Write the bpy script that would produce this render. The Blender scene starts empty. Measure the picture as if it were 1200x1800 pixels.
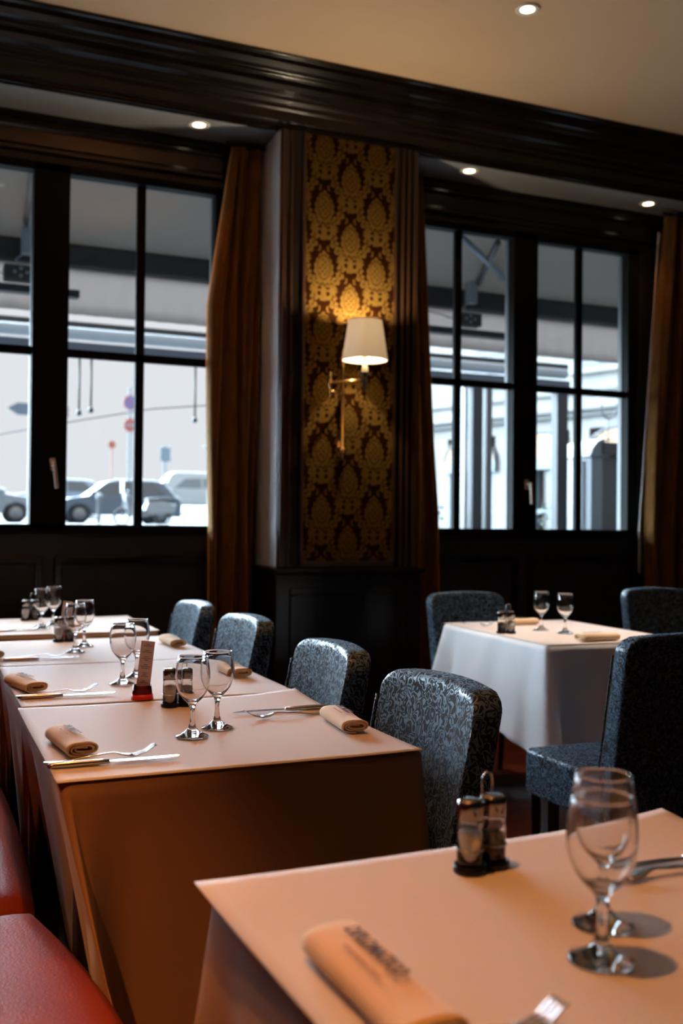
import bpy, bmesh, math, random
from mathutils import Vector, Matrix
import numpy as np
random.seed(7)
S = bpy.context.scene
C = S.collection
PI = math.pi
# ------------------------------------------------------------------ camera, world, light, exposure
CZ = 1.19
yaw = math.radians(23.0); pitch = math.atan(26/1750.0); roll = 0.010
cam = bpy.data.cameras.new('camera'); co = bpy.data.objects.new('camera', cam); C.objects.link(co)
cam.sensor_fit = 'VERTICAL'; cam.sensor_height = 36.0; cam.sensor_width = 24.0; cam.lens = 35.0
cam.clip_start = 0.02; cam.clip_end = 400
F = Vector((math.sin(yaw)*math.cos(pitch), math.cos(yaw)*math.cos(pitch), math.sin(pitch)))
R0 = Vector((math.cos(yaw), -math.sin(yaw), 0)); U0 = R0.cross(F)
R1 = R0*math.cos(roll) + U0*math.sin(roll); U1 = U0*math.cos(roll) - R0*math.sin(roll)
M = Matrix(((R1.x, U1.x, -F.x, 0), (R1.y, U1.y, -F.y, 0), (R1.z, U1.z, -F.z, CZ), (0, 0, 0, 1)))
co.matrix_world = M
cam.dof.use_dof = True; cam.dof.focus_distance = 2.15; cam.dof.aperture_fstop = 3.2
S.camera = co
S.view_settings.view_transform = 'Standard'; S.view_settings.look = 'None'
S.view_settings.gamma = 1.0; S.view_settings.use_curve_mapping = False
S.view_settings.exposure = 0.0

w = bpy.data.worlds.new('overcast_sky'); S.world = w; w.use_nodes = True
nt = w.node_tree; nt.nodes.clear()
out = nt.nodes.new('ShaderNodeOutputWorld'); bg = nt.nodes.new('ShaderNodeBackground')
tc = nt.nodes.new('ShaderNodeTexCoord'); sx = nt.nodes.new('ShaderNodeSeparateXYZ'); rp = nt.nodes.new('ShaderNodeValToRGB')
nt.links.new(tc.outputs['Generated'], sx.inputs[0]); nt.links.new(sx.outputs['Z'], rp.inputs[0])
rp.color_ramp.elements[0].position = 0.22; rp.color_ramp.elements[0].color = (0.79, 0.82, 0.86, 1)
rp.color_ramp.elements[1].position = 0.55; rp.color_ramp.elements[1].color = (1.0, 1.0, 1.0, 1)
nt.links.new(rp.outputs[0], bg.inputs[0]); bg.inputs[1].default_value = 1.0
mp = nt.nodes.new('ShaderNodeMapRange'); nt.links.new(sx.outputs['Z'], mp.inputs[0])
mp.inputs[1].default_value = 0.22; mp.inputs[2].default_value = 0.6; mp.inputs[3].default_value = 1.0; mp.inputs[4].default_value = 1.9
nt.links.new(mp.outputs[0], bg.inputs[1]); nt.links.new(bg.outputs[0], out.inputs[0])

def add_light(name, kind, loc, energy, color, parent=None, **kw):
    L = bpy.data.lights.new(name, kind); L.energy = energy; L.color = color
    o = bpy.data.objects.new(name, L); C.objects.link(o); o.location = loc
    for k, v in kw.items(): setattr(L, k, v)
    if parent: o.parent = parent
    return o
# broad soft daylight of the bright hazy sky above the street, from the left
SUN_E = 120.0
sun = add_light('daylight_sun', 'SUN', (0, 30, 12), SUN_E, (0.66, 0.86, 1.0), angle=math.radians(122))
az = math.radians(-16); el = math.radians(10)
sd = Vector((math.sin(az)*math.cos(el), math.cos(az)*math.cos(el), math.sin(el)))
sun.rotation_euler = sd.to_track_quat('Z', 'Y').to_euler()
W_SCONCE = 38.0; W_ROOM = 1.0; W_UP = 60.0
WARM = (1.0, 0.36, 0.08); BULB = (1.0, 0.80, 0.54)

# ------------------------------------------------------------------ helpers
def bm_(): return bmesh.new()
def box(bm, x0, x1, y0, y1, z0, z1, m=None):
    vs = [bm.verts.new((x, y, z)) for x in (x0, x1) for y in (y0, y1) for z in (z0, z1)]
    for f in ((0,1,3,2),(4,6,7,5),(0,4,5,1),(2,3,7,6),(0,2,6,4),(1,5,7,3)):
        bm.faces.new([vs[i] for i in f])
    if m is not None: bmesh.ops.transform(bm, matrix=m, verts=vs)
    return vs
def prism(bm, pts, axis, a, b):
    """extrude 2D polygon pts along axis ('x','y','z') from a to b"""
    def P(p, t):
        return (t, p[0], p[1]) if axis == 'x' else ((p[0], t, p[1]) if axis == 'y' else (p[0], p[1], t))
    A = [bm.verts.new(P(p, a)) for p in pts]; B = [bm.verts.new(P(p, b)) for p in pts]
    n = len(pts)
    bm.faces.new(A); bm.faces.new(B[::-1])
    for i in range(n): bm.faces.new((A[i], B[i], B[(i+1) % n], A[(i+1) % n]))
    return A + B
def lathe(bm, prof, n=32, c=(0,0,0), cap0=False, cap1=False, ripple=None):
    rings = []
    for k, (r, z) in enumerate(prof):
        ring = []
        if r < 1e-6:
            v = bm.verts.new((c[0], c[1], c[2]+z)); ring = [v]*n
        else:
            for i in range(n):
                a = 2*PI*i/n; rr = r*(1+(ripple(a, z) if ripple else 0))
                ring.append(bm.verts.new((c[0]+rr*math.cos(a), c[1]+rr*math.sin(a), c[2]+z)))
        rings.append(ring)
    for k in range(len(rings)-1):
        A, B = rings[k], rings[k+1]
        for i in range(n):
            j = (i+1) % n
            vs = []
            for v in (A[i], A[j], B[j], B[i]):
                if v not in vs: vs.append(v)
            if len(vs) > 2: bm.faces.new(vs)
    if cap0: bm.faces.new(rings[0][::-1])
    if cap1: bm.faces.new(rings[-1])
def tube(bm, pts, r, n=10, caps=True, closed=False):
    pts = [Vector(p) for p in pts]; rings = []
    N = len(pts); up = None
    for i, p in enumerate(pts):
        if closed: d = pts[(i+1) % N]-pts[i-1]
        else: d = (pts[min(i+1, N-1)]-pts[max(i-1, 0)])
        d.normalize()
        if up is None:
            up = Vector((0,0,1)) if abs(d.z) < .9 else Vector((1,0,0))
        s = d.cross(up).normalized(); up = s.cross(d).normalized()
        rr = r[i] if isinstance(r, (list, tuple)) else r
        rings.append([bm.verts.new(p+s*rr*math.cos(2*PI*k/n)+up*rr*math.sin(2*PI*k/n)) for k in range(n)])
    for i in range(N if closed else N-1):
        A, B = rings[i], rings[(i+1) % N]
        for k in range(n): bm.faces.new((A[k], A[(k+1) % n], B[(k+1) % n], B[k]))
    if caps and not closed: bm.faces.new(rings[0][::-1]); bm.faces.new(rings[-1])
def obj(name, bm, mat, parent=None, smooth=False, bevel=0, loc=None, solid=0, subsurf=0, seg=2):
    bmesh.ops.recalc_face_normals(bm, faces=bm.faces[:])
    me = bpy.data.meshes.new(name); bm.to_mesh(me); bm.free()
    o = bpy.data.objects.new(name, me); C.objects.link(o)
    if mat: me.materials.append(mat)
    if smooth:
        for p in me.polygons: p.use_smooth = True
    if solid:
        q = o.modifiers.new('thick', 'SOLIDIFY'); q.thickness = solid; q.offset = 0
    if bevel:
        q = o.modifiers.new('bev', 'BEVEL'); q.width = bevel; q.segments = seg; q.limit_method = 'ANGLE'; q.angle_limit = math.radians(35)
    if subsurf:
        q = o.modifiers.new('sub', 'SUBSURF'); q.levels = subsurf; q.render_levels = subsurf
    if parent: o.parent = parent
    if loc: o.location = loc
    return o
def tag(o, label, cat, group=None, kind=None):
    o['label'] = label; o['category'] = cat
    if group: o['group'] = group
    if kind: o['kind'] = kind
    return o
def thing(name, label, cat, loc=(0,0,0), rz=0, group=None):
    o = bpy.data.objects.new(name, None); C.objects.link(o); o.empty_display_size = .05
    o.location = loc; o.rotation_euler = (0, 0, rz)
    return tag(o, label, cat, group)
def struct(name, bm, mat, **kw):
    o = obj(name, bm, mat, **kw)
    if not kw.get('parent'): o['kind'] = 'structure'
    return o
def dup(root, loc, rz, label, group=None, scale=None):
    r = root.copy(); C.objects.link(r); r.location = loc; r.rotation_euler = (0, 0, rz); r['label'] = label
    if group: r['group'] = group
    if scale: r.scale = scale
    for ch in list(root.children):
        c = ch.copy(); C.objects.link(c); c.parent = r
        for g in list(ch.children):
            d = g.copy(); C.objects.link(d); d.parent = c
    return r

# ------------------------------------------------------------------ materials
def mat(name, col, rough=.5, metal=0, **kw):
    m = bpy.data.materials.new(name); m.use_nodes = True
    b = m.node_tree.nodes['Principled BSDF']
    b.inputs['Base Color'].default_value = (*col, 1); b.inputs['Roughness'].default_value = rough
    b.inputs['Metallic'].default_value = metal
    for k, v in kw.items():
        b.inputs[k.replace('_', ' ')].default_value = v
    return m
def nodes(m): return m.node_tree, m.node_tree.nodes['Principled BSDF']
def noise_mix(m, c1, c2, scale=8, detail=4, lo=.4, hi=.6, bump=0, bscale=None, stretch=None):
    t, b = nodes(m); tcn = t.nodes.new('ShaderNodeTexCoord'); mpn = t.nodes.new('ShaderNodeMapping')
    t.links.new(tcn.outputs['Object'], mpn.inputs[0])
    if stretch: mpn.inputs['Scale'].default_value = stretch
    n = t.nodes.new('ShaderNodeTexNoise'); n.inputs['Scale'].default_value = scale; n.inputs['Detail'].default_value = detail
    t.links.new(mpn.outputs[0], n.inputs['Vector'])
    r = t.nodes.new('ShaderNodeValToRGB'); r.color_ramp.elements[0].position = lo; r.color_ramp.elements[1].position = hi
    r.color_ramp.elements[0].color = (*c1, 1); r.color_ramp.elements[1].color = (*c2, 1)
    t.links.new(n.outputs['Fac'], r.inputs[0]); t.links.new(r.outputs[0], b.inputs['Base Color'])
    if bump:
        n2 = t.nodes.new('ShaderNodeTexNoise'); n2.inputs['Scale'].default_value = bscale or scale*4; n2.inputs['Detail'].default_value = 3
        t.links.new(mpn.outputs[0], n2.inputs['Vector'])
        bp = t.nodes.new('ShaderNodeBump'); bp.inputs['Strength'].default_value = bump; bp.inputs['Distance'].default_value = .004
        t.links.new(n2.outputs['Fac'], bp.inputs['Height']); t.links.new(bp.outputs[0], b.inputs['Normal'])
    return m
M_wood = noise_mix(mat('dark_lacquered_wood', (.01,.006,.004), .22, 0, Specular_IOR_Level=.3), (.005,.003,.002), (.010,.006,.004), 6, 6, .35, .65, .15, 30, (1, 1, .15))
M_frame = mat('black_painted_frame', (.004,.004,.004), .75, 0, Specular_IOR_Level=.08)
M_frame_out = mat('grey_outer_frame', (.07,.072,.075), .6)
M_wallblack = noise_mix(mat('near_black_wall', (.008,.007,.006), .55), (.006,.005,.005), (.011,.009,.008), 3)
M_roomwall = noise_mix(mat('deep_brown_wall', (.015,.01,.008), .8), (.012,.008,.006), (.018,.012,.008), 2)
M_ceil = noise_mix(mat('cream_ceiling_paint', (.62,.44,.28), .85), (.60,.42,.26), (.64,.46,.30), 1.5, 3, .3, .7, .1, 60)
M_soffit = mat('grey_soffit_paint', (.22,.22,.22), .7)
M_reveal = mat('pale_grey_reveal', (.50,.55,.60), .7)
M_brass = mat('aged_brass', (.75,.48,.18), .25, 1)
M_blackmetal = mat('black_metal', (.012,.012,.012), .3, .6)
M_chrome = mat('polished_steel', (.5,.5,.52), .24, 1)
M_cap = mat('dark_chrome_cap', (.25,.22,.20), .15, 1)
M_glass = mat('clear_glass', (1,1,1), .0, 0, Transmission_Weight=1.0, IOR=1.45)
M_legs = mat('black_stained_leg', (.012,.009,.008), .35)
M_text = mat('dark_print_ink', (.06,.02,.012), .7)
M_textf = mat('faded_orange_print', (.45,.16,.04), .8)
M_candle = mat('ivory_candle_sleeve', (.85,.75,.55), .5, 0, Emission_Color=(1,.6,.25,1), Emission_Strength=.5)
M_salt = mat('white_salt', (.8,.77,.72), .9)
M_pepper = noise_mix(mat('ground_pepper', (.07,.04,.025), .9), (.03,.02,.012), (.12,.08,.05), 300)
def cloth_mat(name, c, rough=.85, sheen=.2, bs=350, bump=.12):
    m = mat(name, c, rough, 0, Sheen_Weight=sheen)
    t, b = nodes(m); tcn = t.nodes.new('ShaderNodeTexCoord')
    n = t.nodes.new('ShaderNodeTexNoise'); n.inputs['Scale'].default_value = bs; n.inputs['Detail'].default_value = 2
    n2 = t.nodes.new('ShaderNodeTexNoise'); n2.inputs['Scale'].default_value = 5; n2.inputs['Detail'].default_value = 3
    t.links.new(tcn.outputs['Object'], n.inputs['Vector']); t.links.new(tcn.outputs['Object'], n2.inputs['Vector'])
    a = t.nodes.new('ShaderNodeMath'); a.operation = 'MULTIPLY_ADD'; t.links.new(n2.outputs['Fac'], a.inputs[0]); a.inputs[1].default_value = 4.0
    t.links.new(n.outputs['Fac'], a.inputs[2])
    bp = t.nodes.new('ShaderNodeBump'); bp.inputs['Strength'].default_value = bump; bp.inputs['Distance'].default_value = .003
    t.links.new(a.outputs[0], bp.inputs['Height']); t.links.new(bp.outputs[0], b.inputs['Normal'])
    return m
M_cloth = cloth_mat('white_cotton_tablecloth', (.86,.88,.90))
M_clothshaded = cloth_mat('shade_toned_tablecloth', (.30,.155,.08))  # white cloth browned: shade of the hanging sides put into its colour
M_paper = cloth_mat('matte_paper_sheet', (.64,.585,.555), .75, 0, 60, .05)
M_napkin = cloth_mat('cream_cotton_napkin', (.78,.56,.33), .9, .3, 500, .2)
M_curtain = noise_mix(mat('bronze_velvet', (.2,.1,.03), .9, 0, Sheen_Weight=1.0, Sheen_Roughness=.3, Sheen_Tint=(1,.62,.25,1), Specular_IOR_Level=.1), (.09,.038,.010), (.14,.064,.018), 20, 4, .3, .7, .2, 150, (1,1,.4))
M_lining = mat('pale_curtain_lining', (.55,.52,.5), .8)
M_leather = noise_mix(mat('red_leather', (.42,.045,.015), .5, 0, Specular_IOR_Level=.1), (.20,.026,.005), (.26,.036,.007), 6, 3, .3, .7, .35, 220)
# floor: red-brown boards
M_floor = mat('red_brown_floor_boards', (.12,.02,.01), .35)
t, b = nodes(M_floor); tcn = t.nodes.new('ShaderNodeTexCoord'); br = t.nodes.new('ShaderNodeTexBrick')
t.links.new(tcn.outputs['Object'], br.inputs['Vector']); br.inputs['Scale'].default_value = 1.0
br.inputs['Color1'].default_value = (.16,.030,.012,1); br.inputs['Color2'].default_value = (.10,.018,.008,1); br.inputs['Mortar'].default_value = (.01,.004,.003,1)
br.inputs['Mortar Size'].default_value = .004; br.inputs['Brick Width'].default_value = 1.2; br.inputs['Row Height'].default_value = .12
t.links.new(br.outputs['Color'], b.inputs['Base Color'])
# chair fabric: dark ground with pale wormlike jacquard
M_chair = mat('jacquard_chair_fabric', (.01,.015,.025), .6, 0, Sheen_Weight=.07, Sheen_Roughness=.3, Sheen_Tint=(.35,.65,1,1))
t, b = nodes(M_chair); tcn = t.nodes.new('ShaderNodeTexCoord')
n1 = t.nodes.new('ShaderNodeTexNoise'); n1.inputs['Scale'].default_value = 46; n1.inputs['Detail'].default_value = .6; n1.inputs['Distortion'].default_value = .9
t.links.new(tcn.outputs['Object'], n1.inputs['Vector'])
s1 = t.nodes.new('ShaderNodeMath'); s1.operation = 'MULTIPLY'; s1.inputs[1].default_value = 5.0; t.links.new(n1.outputs['Fac'], s1.inputs[0])
s2 = t.nodes.new('ShaderNodeMath'); s2.operation = 'FRACT'; t.links.new(s1.outputs[0], s2.inputs[0])
s3 = t.nodes.new('ShaderNodeMath'); s3.operation = 'SUBTRACT'; t.links.new(s2.outputs[0], s3.inputs[0]); s3.inputs[1].default_value = .5
s4 = t.nodes.new('ShaderNodeMath'); s4.operation = 'ABSOLUTE'; t.links.new(s3.outputs[0], s4.inputs[0])
r1 = t.nodes.new('ShaderNodeValToRGB'); r1.color_ramp.elements[0].position = .16; r1.color_ramp.elements[1].position = .24
r1.color_ramp.elements[0].color = (.115,.21,.32,1); r1.color_ramp.elements[1].color = (.003,.006,.010,1)
t.links.new(s4.outputs[0], r1.inputs[0]); t.links.new(r1.outputs[0], b.inputs['Base Color'])
r2 = t.nodes.new('ShaderNodeValToRGB'); r2.color_ramp.elements[0].position = .16; r2.color_ramp.elements[1].position = .24
r2.color_ramp.elements[0].color = (.30,.30,.30,1); r2.color_ramp.elements[1].color = (.85,.85,.85,1)
t.links.new(s4.outputs[0], r2.inputs[0]); t.links.new(r2.outputs[0], b.inputs['Roughness'])
def thin_glass(name, tint=(1,1,1)):
    m = bpy.data.materials.new(name); m.use_nodes = True; t = m.node_tree; t.nodes.clear()
    o = t.nodes.new('ShaderNodeOutputMaterial'); mx = t.nodes.new('ShaderNodeMixShader'); tr = t.nodes.new('ShaderNodeBsdfTransparent')
    gl = t.nodes.new('ShaderNodeBsdfGlossy'); gl.inputs['Roughness'].default_value = .0; fr = t.nodes.new('ShaderNodeFresnel'); fr.inputs[0].default_value = 1.45
    tr.inputs[0].default_value = (*tint, 1)
    t.links.new(fr.outputs[0], mx.inputs[0]); t.links.new(tr.outputs[0], mx.inputs[1]); t.links.new(gl.outputs[0], mx.inputs[2]); t.links.new(mx.outputs[0], o.inputs[0])
    return m
M_pane = thin_glass('window_pane_glass', (.99,.995,1))
def fabric_translucent(name, c, ct, f):
    m = bpy.data.materials.new(name); m.use_nodes = True; t = m.node_tree; t.nodes.clear()
    o = t.nodes.new('ShaderNodeOutputMaterial'); mx = t.nodes.new('ShaderNodeMixShader'); d = t.nodes.new('ShaderNodeBsdfDiffuse'); tr = t.nodes.new('ShaderNodeBsdfTranslucent')
    d.inputs[0].default_value = (*c, 1); tr.inputs[0].default_value = (*ct, 1); mx.inputs[0].default_value = f
    t.links.new(d.outputs[0], mx.inputs[1]); t.links.new(tr.outputs[0], mx.inputs[2]); t.links.new(mx.outputs[0], o.inputs[0])
    return m
M_shade = fabric_translucent('pleated_ivory_fabric', (.84,.80,.74), (.80,.77,.72), .34)
M_awning = fabric_translucent('grey_awning_canvas', (.17,.15,.135), (.15,.13,.115), .30)
def emis(name, c, s):
    m = bpy.data.materials.new(name); m.use_nodes = True; t = m.node_tree; t.nodes.clear()
    o = t.nodes.new('ShaderNodeOutputMaterial'); e = t.nodes.new('ShaderNodeEmission'); e.inputs[0].default_value = (*c, 1); e.inputs[1].default_value = s
    t.links.new(e.outputs[0], o.inputs[0]); return m
M_lens = emis('glowing_lens', (1,.80,.55), 6)
M_bulb = emis('glowing_bulb', (1,.75,.45), 8)
M_ring = mat('white_trim_ring', (.75,.70,.62), .4)

# ------------------------------------------------------------------ room
YF, YW = 5.42, 5.50      # inner and outer face of the window wall
ZW0, ZW1, ZS, ZC = 1.16, 3.09, 3.35, 3.65
b_ = bm_(); box(b_, -4.6, 7.6, -3.1, 5.62, -.12, 0); struct('floor', b_, M_floor)
b_ = bm_(); box(b_, -4.6, 7.6, -3.1, 5.3, ZC, ZC+.12); struct('ceiling', b_, M_ceil)
b_ = bm_(); box(b_, -4.6, -4.5, -3.1, 5.62, 0, ZC); struct('wall_left', b_, M_roomwall)
b_ = bm_(); box(b_, 7.5, 7.6, -3.1, 5.62, 0, ZC); struct('wall_right', b_, M_roomwall)
b_ = bm_(); box(b_, -4.6, 7.6, -3.1, -3.0, 0, ZC); struct('wall_back', b_, M_roomwall)
OPEN = [(-2.75, -.95), (-.33, 1.58), (2.61, 4.46), (5.1, 6.9)]
b_ = bm_()
box(b_, -4.5, 7.5, YF, YW, 0, ZW0-.01); box(b_, -4.5, 7.5, YF, YW, ZW1, ZC+.1)
xs = [-4.5] + [v for o_ in OPEN for v in o_] + [7.5]
for i in range(0, len(xs), 2): box(b_, xs[i], xs[i+1], YF, YW, ZW0-.01, ZW1)
struct('wall_window', b_, M_wallblack)
# soffit over the window bay and the deep moulded beam in front of it
b_ = bm_(); box(b_, -4.5, 7.5, 5.12, YF, ZS, ZS+.02); struct('trim_1', b_, M_soffit)
prof = [(5.12, ZS-.006), (5.075, ZS-.006), (5.07, ZS+.012), (5.075, ZS+.022), (5.06, ZS+.03), (5.06, ZS+.085), (5.045, ZS+.095), (5.045, ZS+.115), (5.02, ZS+.13),
        (5.02, ZS+.15), (4.985, ZS+.165), (4.965, ZS+.185), (4.955, ZS+.21), (4.935, ZS+.215), (4.935, ZS+.232), (4.905, ZS+.24), (4.88, ZS+.26), (4.87, ZS+.28), (4.85, ZS+.285), (4.85, ZC), (5.12, ZC)]
b_ = bm_(); prism(b_, prof, 'x', -4.5, 7.5); struct('trim_2', b_, M_wood, bevel=.003)
# header moulding above the windows (its rounded lip catches the downlights)
b_ = bm_(); prism(b_, [(YF, 3.30), (YF-.02, 3.30), (YF-.035, 3.28), (YF-.035, 3.262), (YF-.022, 3.25), (YF-.018, 3.17), (YF-.03, 3.16), (YF-.03, 3.135), (YF, 3.13)], 'x', -4.5, 7.5)
struct('trim_3', b_, M_wood, bevel=.004)
# pillar with wallpaper panel
PX0, PX1, PY = 1.775, 2.606, 5.06
b_ = bm_(); box(b_, PX0, PX1, PY, YF, 0, ZS); struct('wall_pillar', b_, M_wood, bevel=.004)
b_ = bm_(); box(b_, PX0-.006, PX0, PY+.012, YF-.005, .97, ZS-.01); box(b_, PX1, PX1+.006, PY+.012, YF-.005, .97, ZS-.01); struct('wall_reveal', b_, M_reveal)  # pale grey panels on both pillar sides
b_ = bm_()      # dado with cap rail
box(b_, PX0-.02, PX1+.02, PY-.035, YF-.01, .0, .935); box(b_, PX0-.035, PX1+.035, PY-.055, YF-.01, .935, .965)
box(b_, PX0+.06, PX1-.06, PY-.045, PY-.03, .16, .20); box(b_, PX0+.06, PX1-.06, PY-.045, PY-.03, .82, .86)
box(b_, PX0+.06, PX0+.1, PY-.045, PY-.03, .2, .82); box(b_, PX1-.1, PX1-.06, PY-.045, PY-.03, .2, .82)
struct('trim_4', b_, M_wood, bevel=.005)
b_ = bm_()      # vertical pilaster mouldings
for x0, x1, d in ((1.782,1.80,.012),(1.80,1.825,.004),(1.828,1.84,.016),(1.90,1.916,.014),(2.455,2.47,.014),(2.50,2.512,.02),(2.535,2.548,.02),(2.575,2.60,.012)):
    box(b_, x0, x1, PY-d, PY, .97, ZS-.01)
box(b_, 1.90, 2.47, PY-.014, PY, .97, 1.0)
struct('trim_5', b_, mat('brown_lacquered_moulding', (.03,.013,.006), .3), bevel=.004)
# damask wallpaper: albedo pattern computed into a colour attribute on a fine grid
WX0, WX1, WZ0, WZ1 = 1.916, 2.455, 1.0, ZS-.012
nx, nz = 260, 1060
X, Z = np.meshgrid(np.linspace(WX0, WX1, nx), np.linspace(WZ0, WZ1, nz), indexing='ij')
def damask(X, Z):
    cs = .158; best = np.zeros_like(X, dtype=bool); VR = 2.12
    U = (X-2.185)/cs; V = (Z-2.40)/cs
    for du, dv in ((0, 0), (1, VR/2)):
        x = (U-du+1) % 2-1; y = (V-dv+.5*VR) % VR-.5*VR; a = np.abs(x)
        m_ = np.zeros_like(best)
        dots = (np.sin(x*34)*np.sin(y*30) > .45)
        for cx_, cy_, r_ in ((0,.80,.07),(.10,.68,.09),(.19,.52,.10),(.25,.34,.11),(.26,.14,.11),(.19,-.03,.10),(.07,-.12,.10)):
            m_ |= np.hypot(a-cx_, y-cy_) < r_
        core = (np.hypot(x/.24, (y-.30)/.42) < 1)
        m_ |= core & ~dots
        m_ &= ~(np.abs(np.hypot(x/.24, (y-.30)/.42)-1) < .05)
        rho = np.hypot(x, (y-.32)/.95); phi = np.arctan2(y-.32, a)
        w_ = .13+.045*np.cos(16*phi); seg = (phi < .15)
        m_ |= seg & (np.abs(rho-.66) < w_) & ~(np.abs(rho-.66) < .016) & ~(dots & (np.abs(rho-.66) < .09))
        th = np.arctan2(y-.55, a-.66); rb = np.hypot(a-.66, y-.55)
        m_ |= (rb < .15+.035*np.cos(6*th)) & ~(np.abs(rb-.075) < .016)
        m_ |= (np.abs(np.hypot(a-.17, y+.62)-.12) < .035) | (np.abs(np.hypot(a-.34, y+.52)-.08) < .03)
        m_ |= (np.hypot(x/.11, (y+.55)/.17) < 1) | (np.hypot(x/.2, (y+.80)/.08) < .9+.2*np.cos(5*np.arctan2(y+.8, x)))
        m_ |= (np.abs(np.hypot(a-.30, y-.98)-.16) < .03) & (y > .86)
        m_ |= (np.abs(a-.5-.16*np.sin((y-.62)*5)) < .03) & (y > .62) & (y < 1.0)
        best |= m_
    return best.astype(float)
D = damask(X, Z)
Dn = (D+np.roll(D,1,0)+np.roll(D,-1,0)+np.roll(D,1,1)+np.roll(D,-1,1))/5
me = bpy.data.meshes.new('wallpaper_panel')
verts = np.stack([X.ravel(), np.full(X.size, PY-.002), Z.ravel()], 1)
i, j = np.meshgrid(np.arange(nx-1), np.arange(nz-1), indexing='ij'); a0 = (i*nz+j).ravel()
faces = np.stack([a0, a0+nz, a0+nz+1, a0+1], 1)
me.vertices.add(len(verts)); me.vertices.foreach_set('co', verts.ravel().astype(np.float32))
me.loops.add(faces.size); me.loops.foreach_set('vertex_index', faces.ravel().astype(np.int32))
me.polygons.add(len(faces)); me.polygons.foreach_set('loop_start', (np.arange(len(faces))*4).astype(np.int32))
me.update(); me.validate()
at_ = me.color_attributes.new('pattern', 'FLOAT_COLOR', 'POINT')
bgc = np.array([.012,.0035,.001]); fgc = np.array([.085,.047,.010])
cc = bgc+(fgc-bgc)*Dn.ravel()[:, None]; at_.data.foreach_set('color', np.hstack([cc, np.ones((len(cc), 1))]).ravel().astype(np.float32))
M_wp = mat('gold_damask_wallpaper', (.3,.2,.08), .8, 0, Specular_IOR_Level=0.0); t, b = nodes(M_wp); an = t.nodes.new('ShaderNodeAttribute'); an.attribute_name = 'pattern'
t.links.new(an.outputs['Color'], b.inputs['Base Color']); me.materials.append(M_wp)
wp = bpy.data.objects.new('wall_paper', me); C.objects.link(wp); wp['kind'] = 'structure'

# ------------------------------------------------------------------ windows
def handle(x, z, par, tilt):
    b_ = bm_(); m = Matrix.Translation((x, YF-.03, z)) @ Matrix.Rotation(tilt, 4, 'Y')
    box(b_, -.014, .014, .0, .012, -.03, .035, m); box(b_, -.009, .009, -.04, .01, -.008, .012, m)
    box(b_, -.009, .009, -.052, -.036, -.125, .014, m)
    return obj('handle', b_, mat('pale_metal_handle', (.55,.45,.40), .35, .3), par, bevel=.003)
def window(name, x0, x1, sashes, mulls, handles, tz=2.10):
    root = bpy.data.objects.new(name, None); C.objects.link(root); root['kind'] = 'structure'
    gy = 5.45
    b_ = bm_()
    box(b_, x0, x1, YF-.02, YF+.055, ZW0-.02, ZW0+.028); box(b_, x0, x1, YF-.02, YF+.055, ZW1-.045, ZW1)
    edges = [x0]+[v for s in sashes for v in s]+[x1]
    for i in range(0, len(edges), 2): box(b_, edges[i], edges[i+1], YF-.02, YF+.055, ZW0, ZW1)
    obj('frame', b_, M_frame, root, bevel=.004)
    b_ = bm_()
    for s, mx in zip(sashes, mulls):
        box(b_, mx-.024, mx+.024, gy-.022, gy+.014, ZW0+.02, ZW1-.04)
        box(b_, s[0], s[1], gy-.022, gy+.014, tz-.022, tz+.022)
    obj('glazing_bars', b_, M_frame, root, bevel=.005)
    b_ = bm_()
    for s in sashes:
        box(b_, s[1]-.003, s[1]+.02, gy+.02, YW+.005, ZW0+.02, ZW1-.04); box(b_, s[0]-.02, s[0]+.003, gy+.02, YW+.005, ZW0+.02, ZW1-.04)
    obj('outer_frame', b_, M_frame_out, root)
    for s, mx in zip(sashes, mulls):
        b_ = bm_()
        for xa, xb in ((s[0], mx-.024), (mx+.024, s[1])):
            for za, zb in ((ZW0+.028, tz-.022), (tz+.022, ZW1-.045)):
                vs = [b_.verts.new(p) for p in ((xa, gy, za), (xb, gy, za), (xb, gy, zb), (xa, gy, zb))]; b_.faces.new(vs)
        obj('pane', b_, M_pane, root)
    for hx, hz, ht in handles: handle(hx, hz, root, ht)
window('window_1', -.33, 1.58, [(-.255, .53), (.715, 1.508)], [.137, 1.10], [(.645, 1.50, -.12)])
window('window_2', 2.61, 4.46, [(2.69, 3.474), (3.654, 4.375)], [3.085, 4.00], [(3.575, 1.47, -.05)])
window('window_3', -2.75, -.95, [(-2.68, -1.94), (-1.76, -1.02)], [-2.31, -1.39], [])
window('window_4', 5.1, 6.9, [(5.17, 5.91), (6.09, 6.83)], [5.54, 6.46], [])
# panelling beneath windows
b_ = bm_()
for x0, x1 in ((-.33,.60),(.66,1.58),(2.66,3.52),(3.6,4.42)):
    for a in (0,):
        box(b_, x0, x1, YF-.018, YF, .18, .22); box(b_, x0, x1, YF-.018, YF, .98, 1.02)
        box(b_, x0, x0+.04, YF-.018, YF, .22, .98); box(b_, x1-.04, x1, YF-.018, YF, .22, .98)
struct('trim_6', b_, M_wood, bevel=.004)

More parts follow.
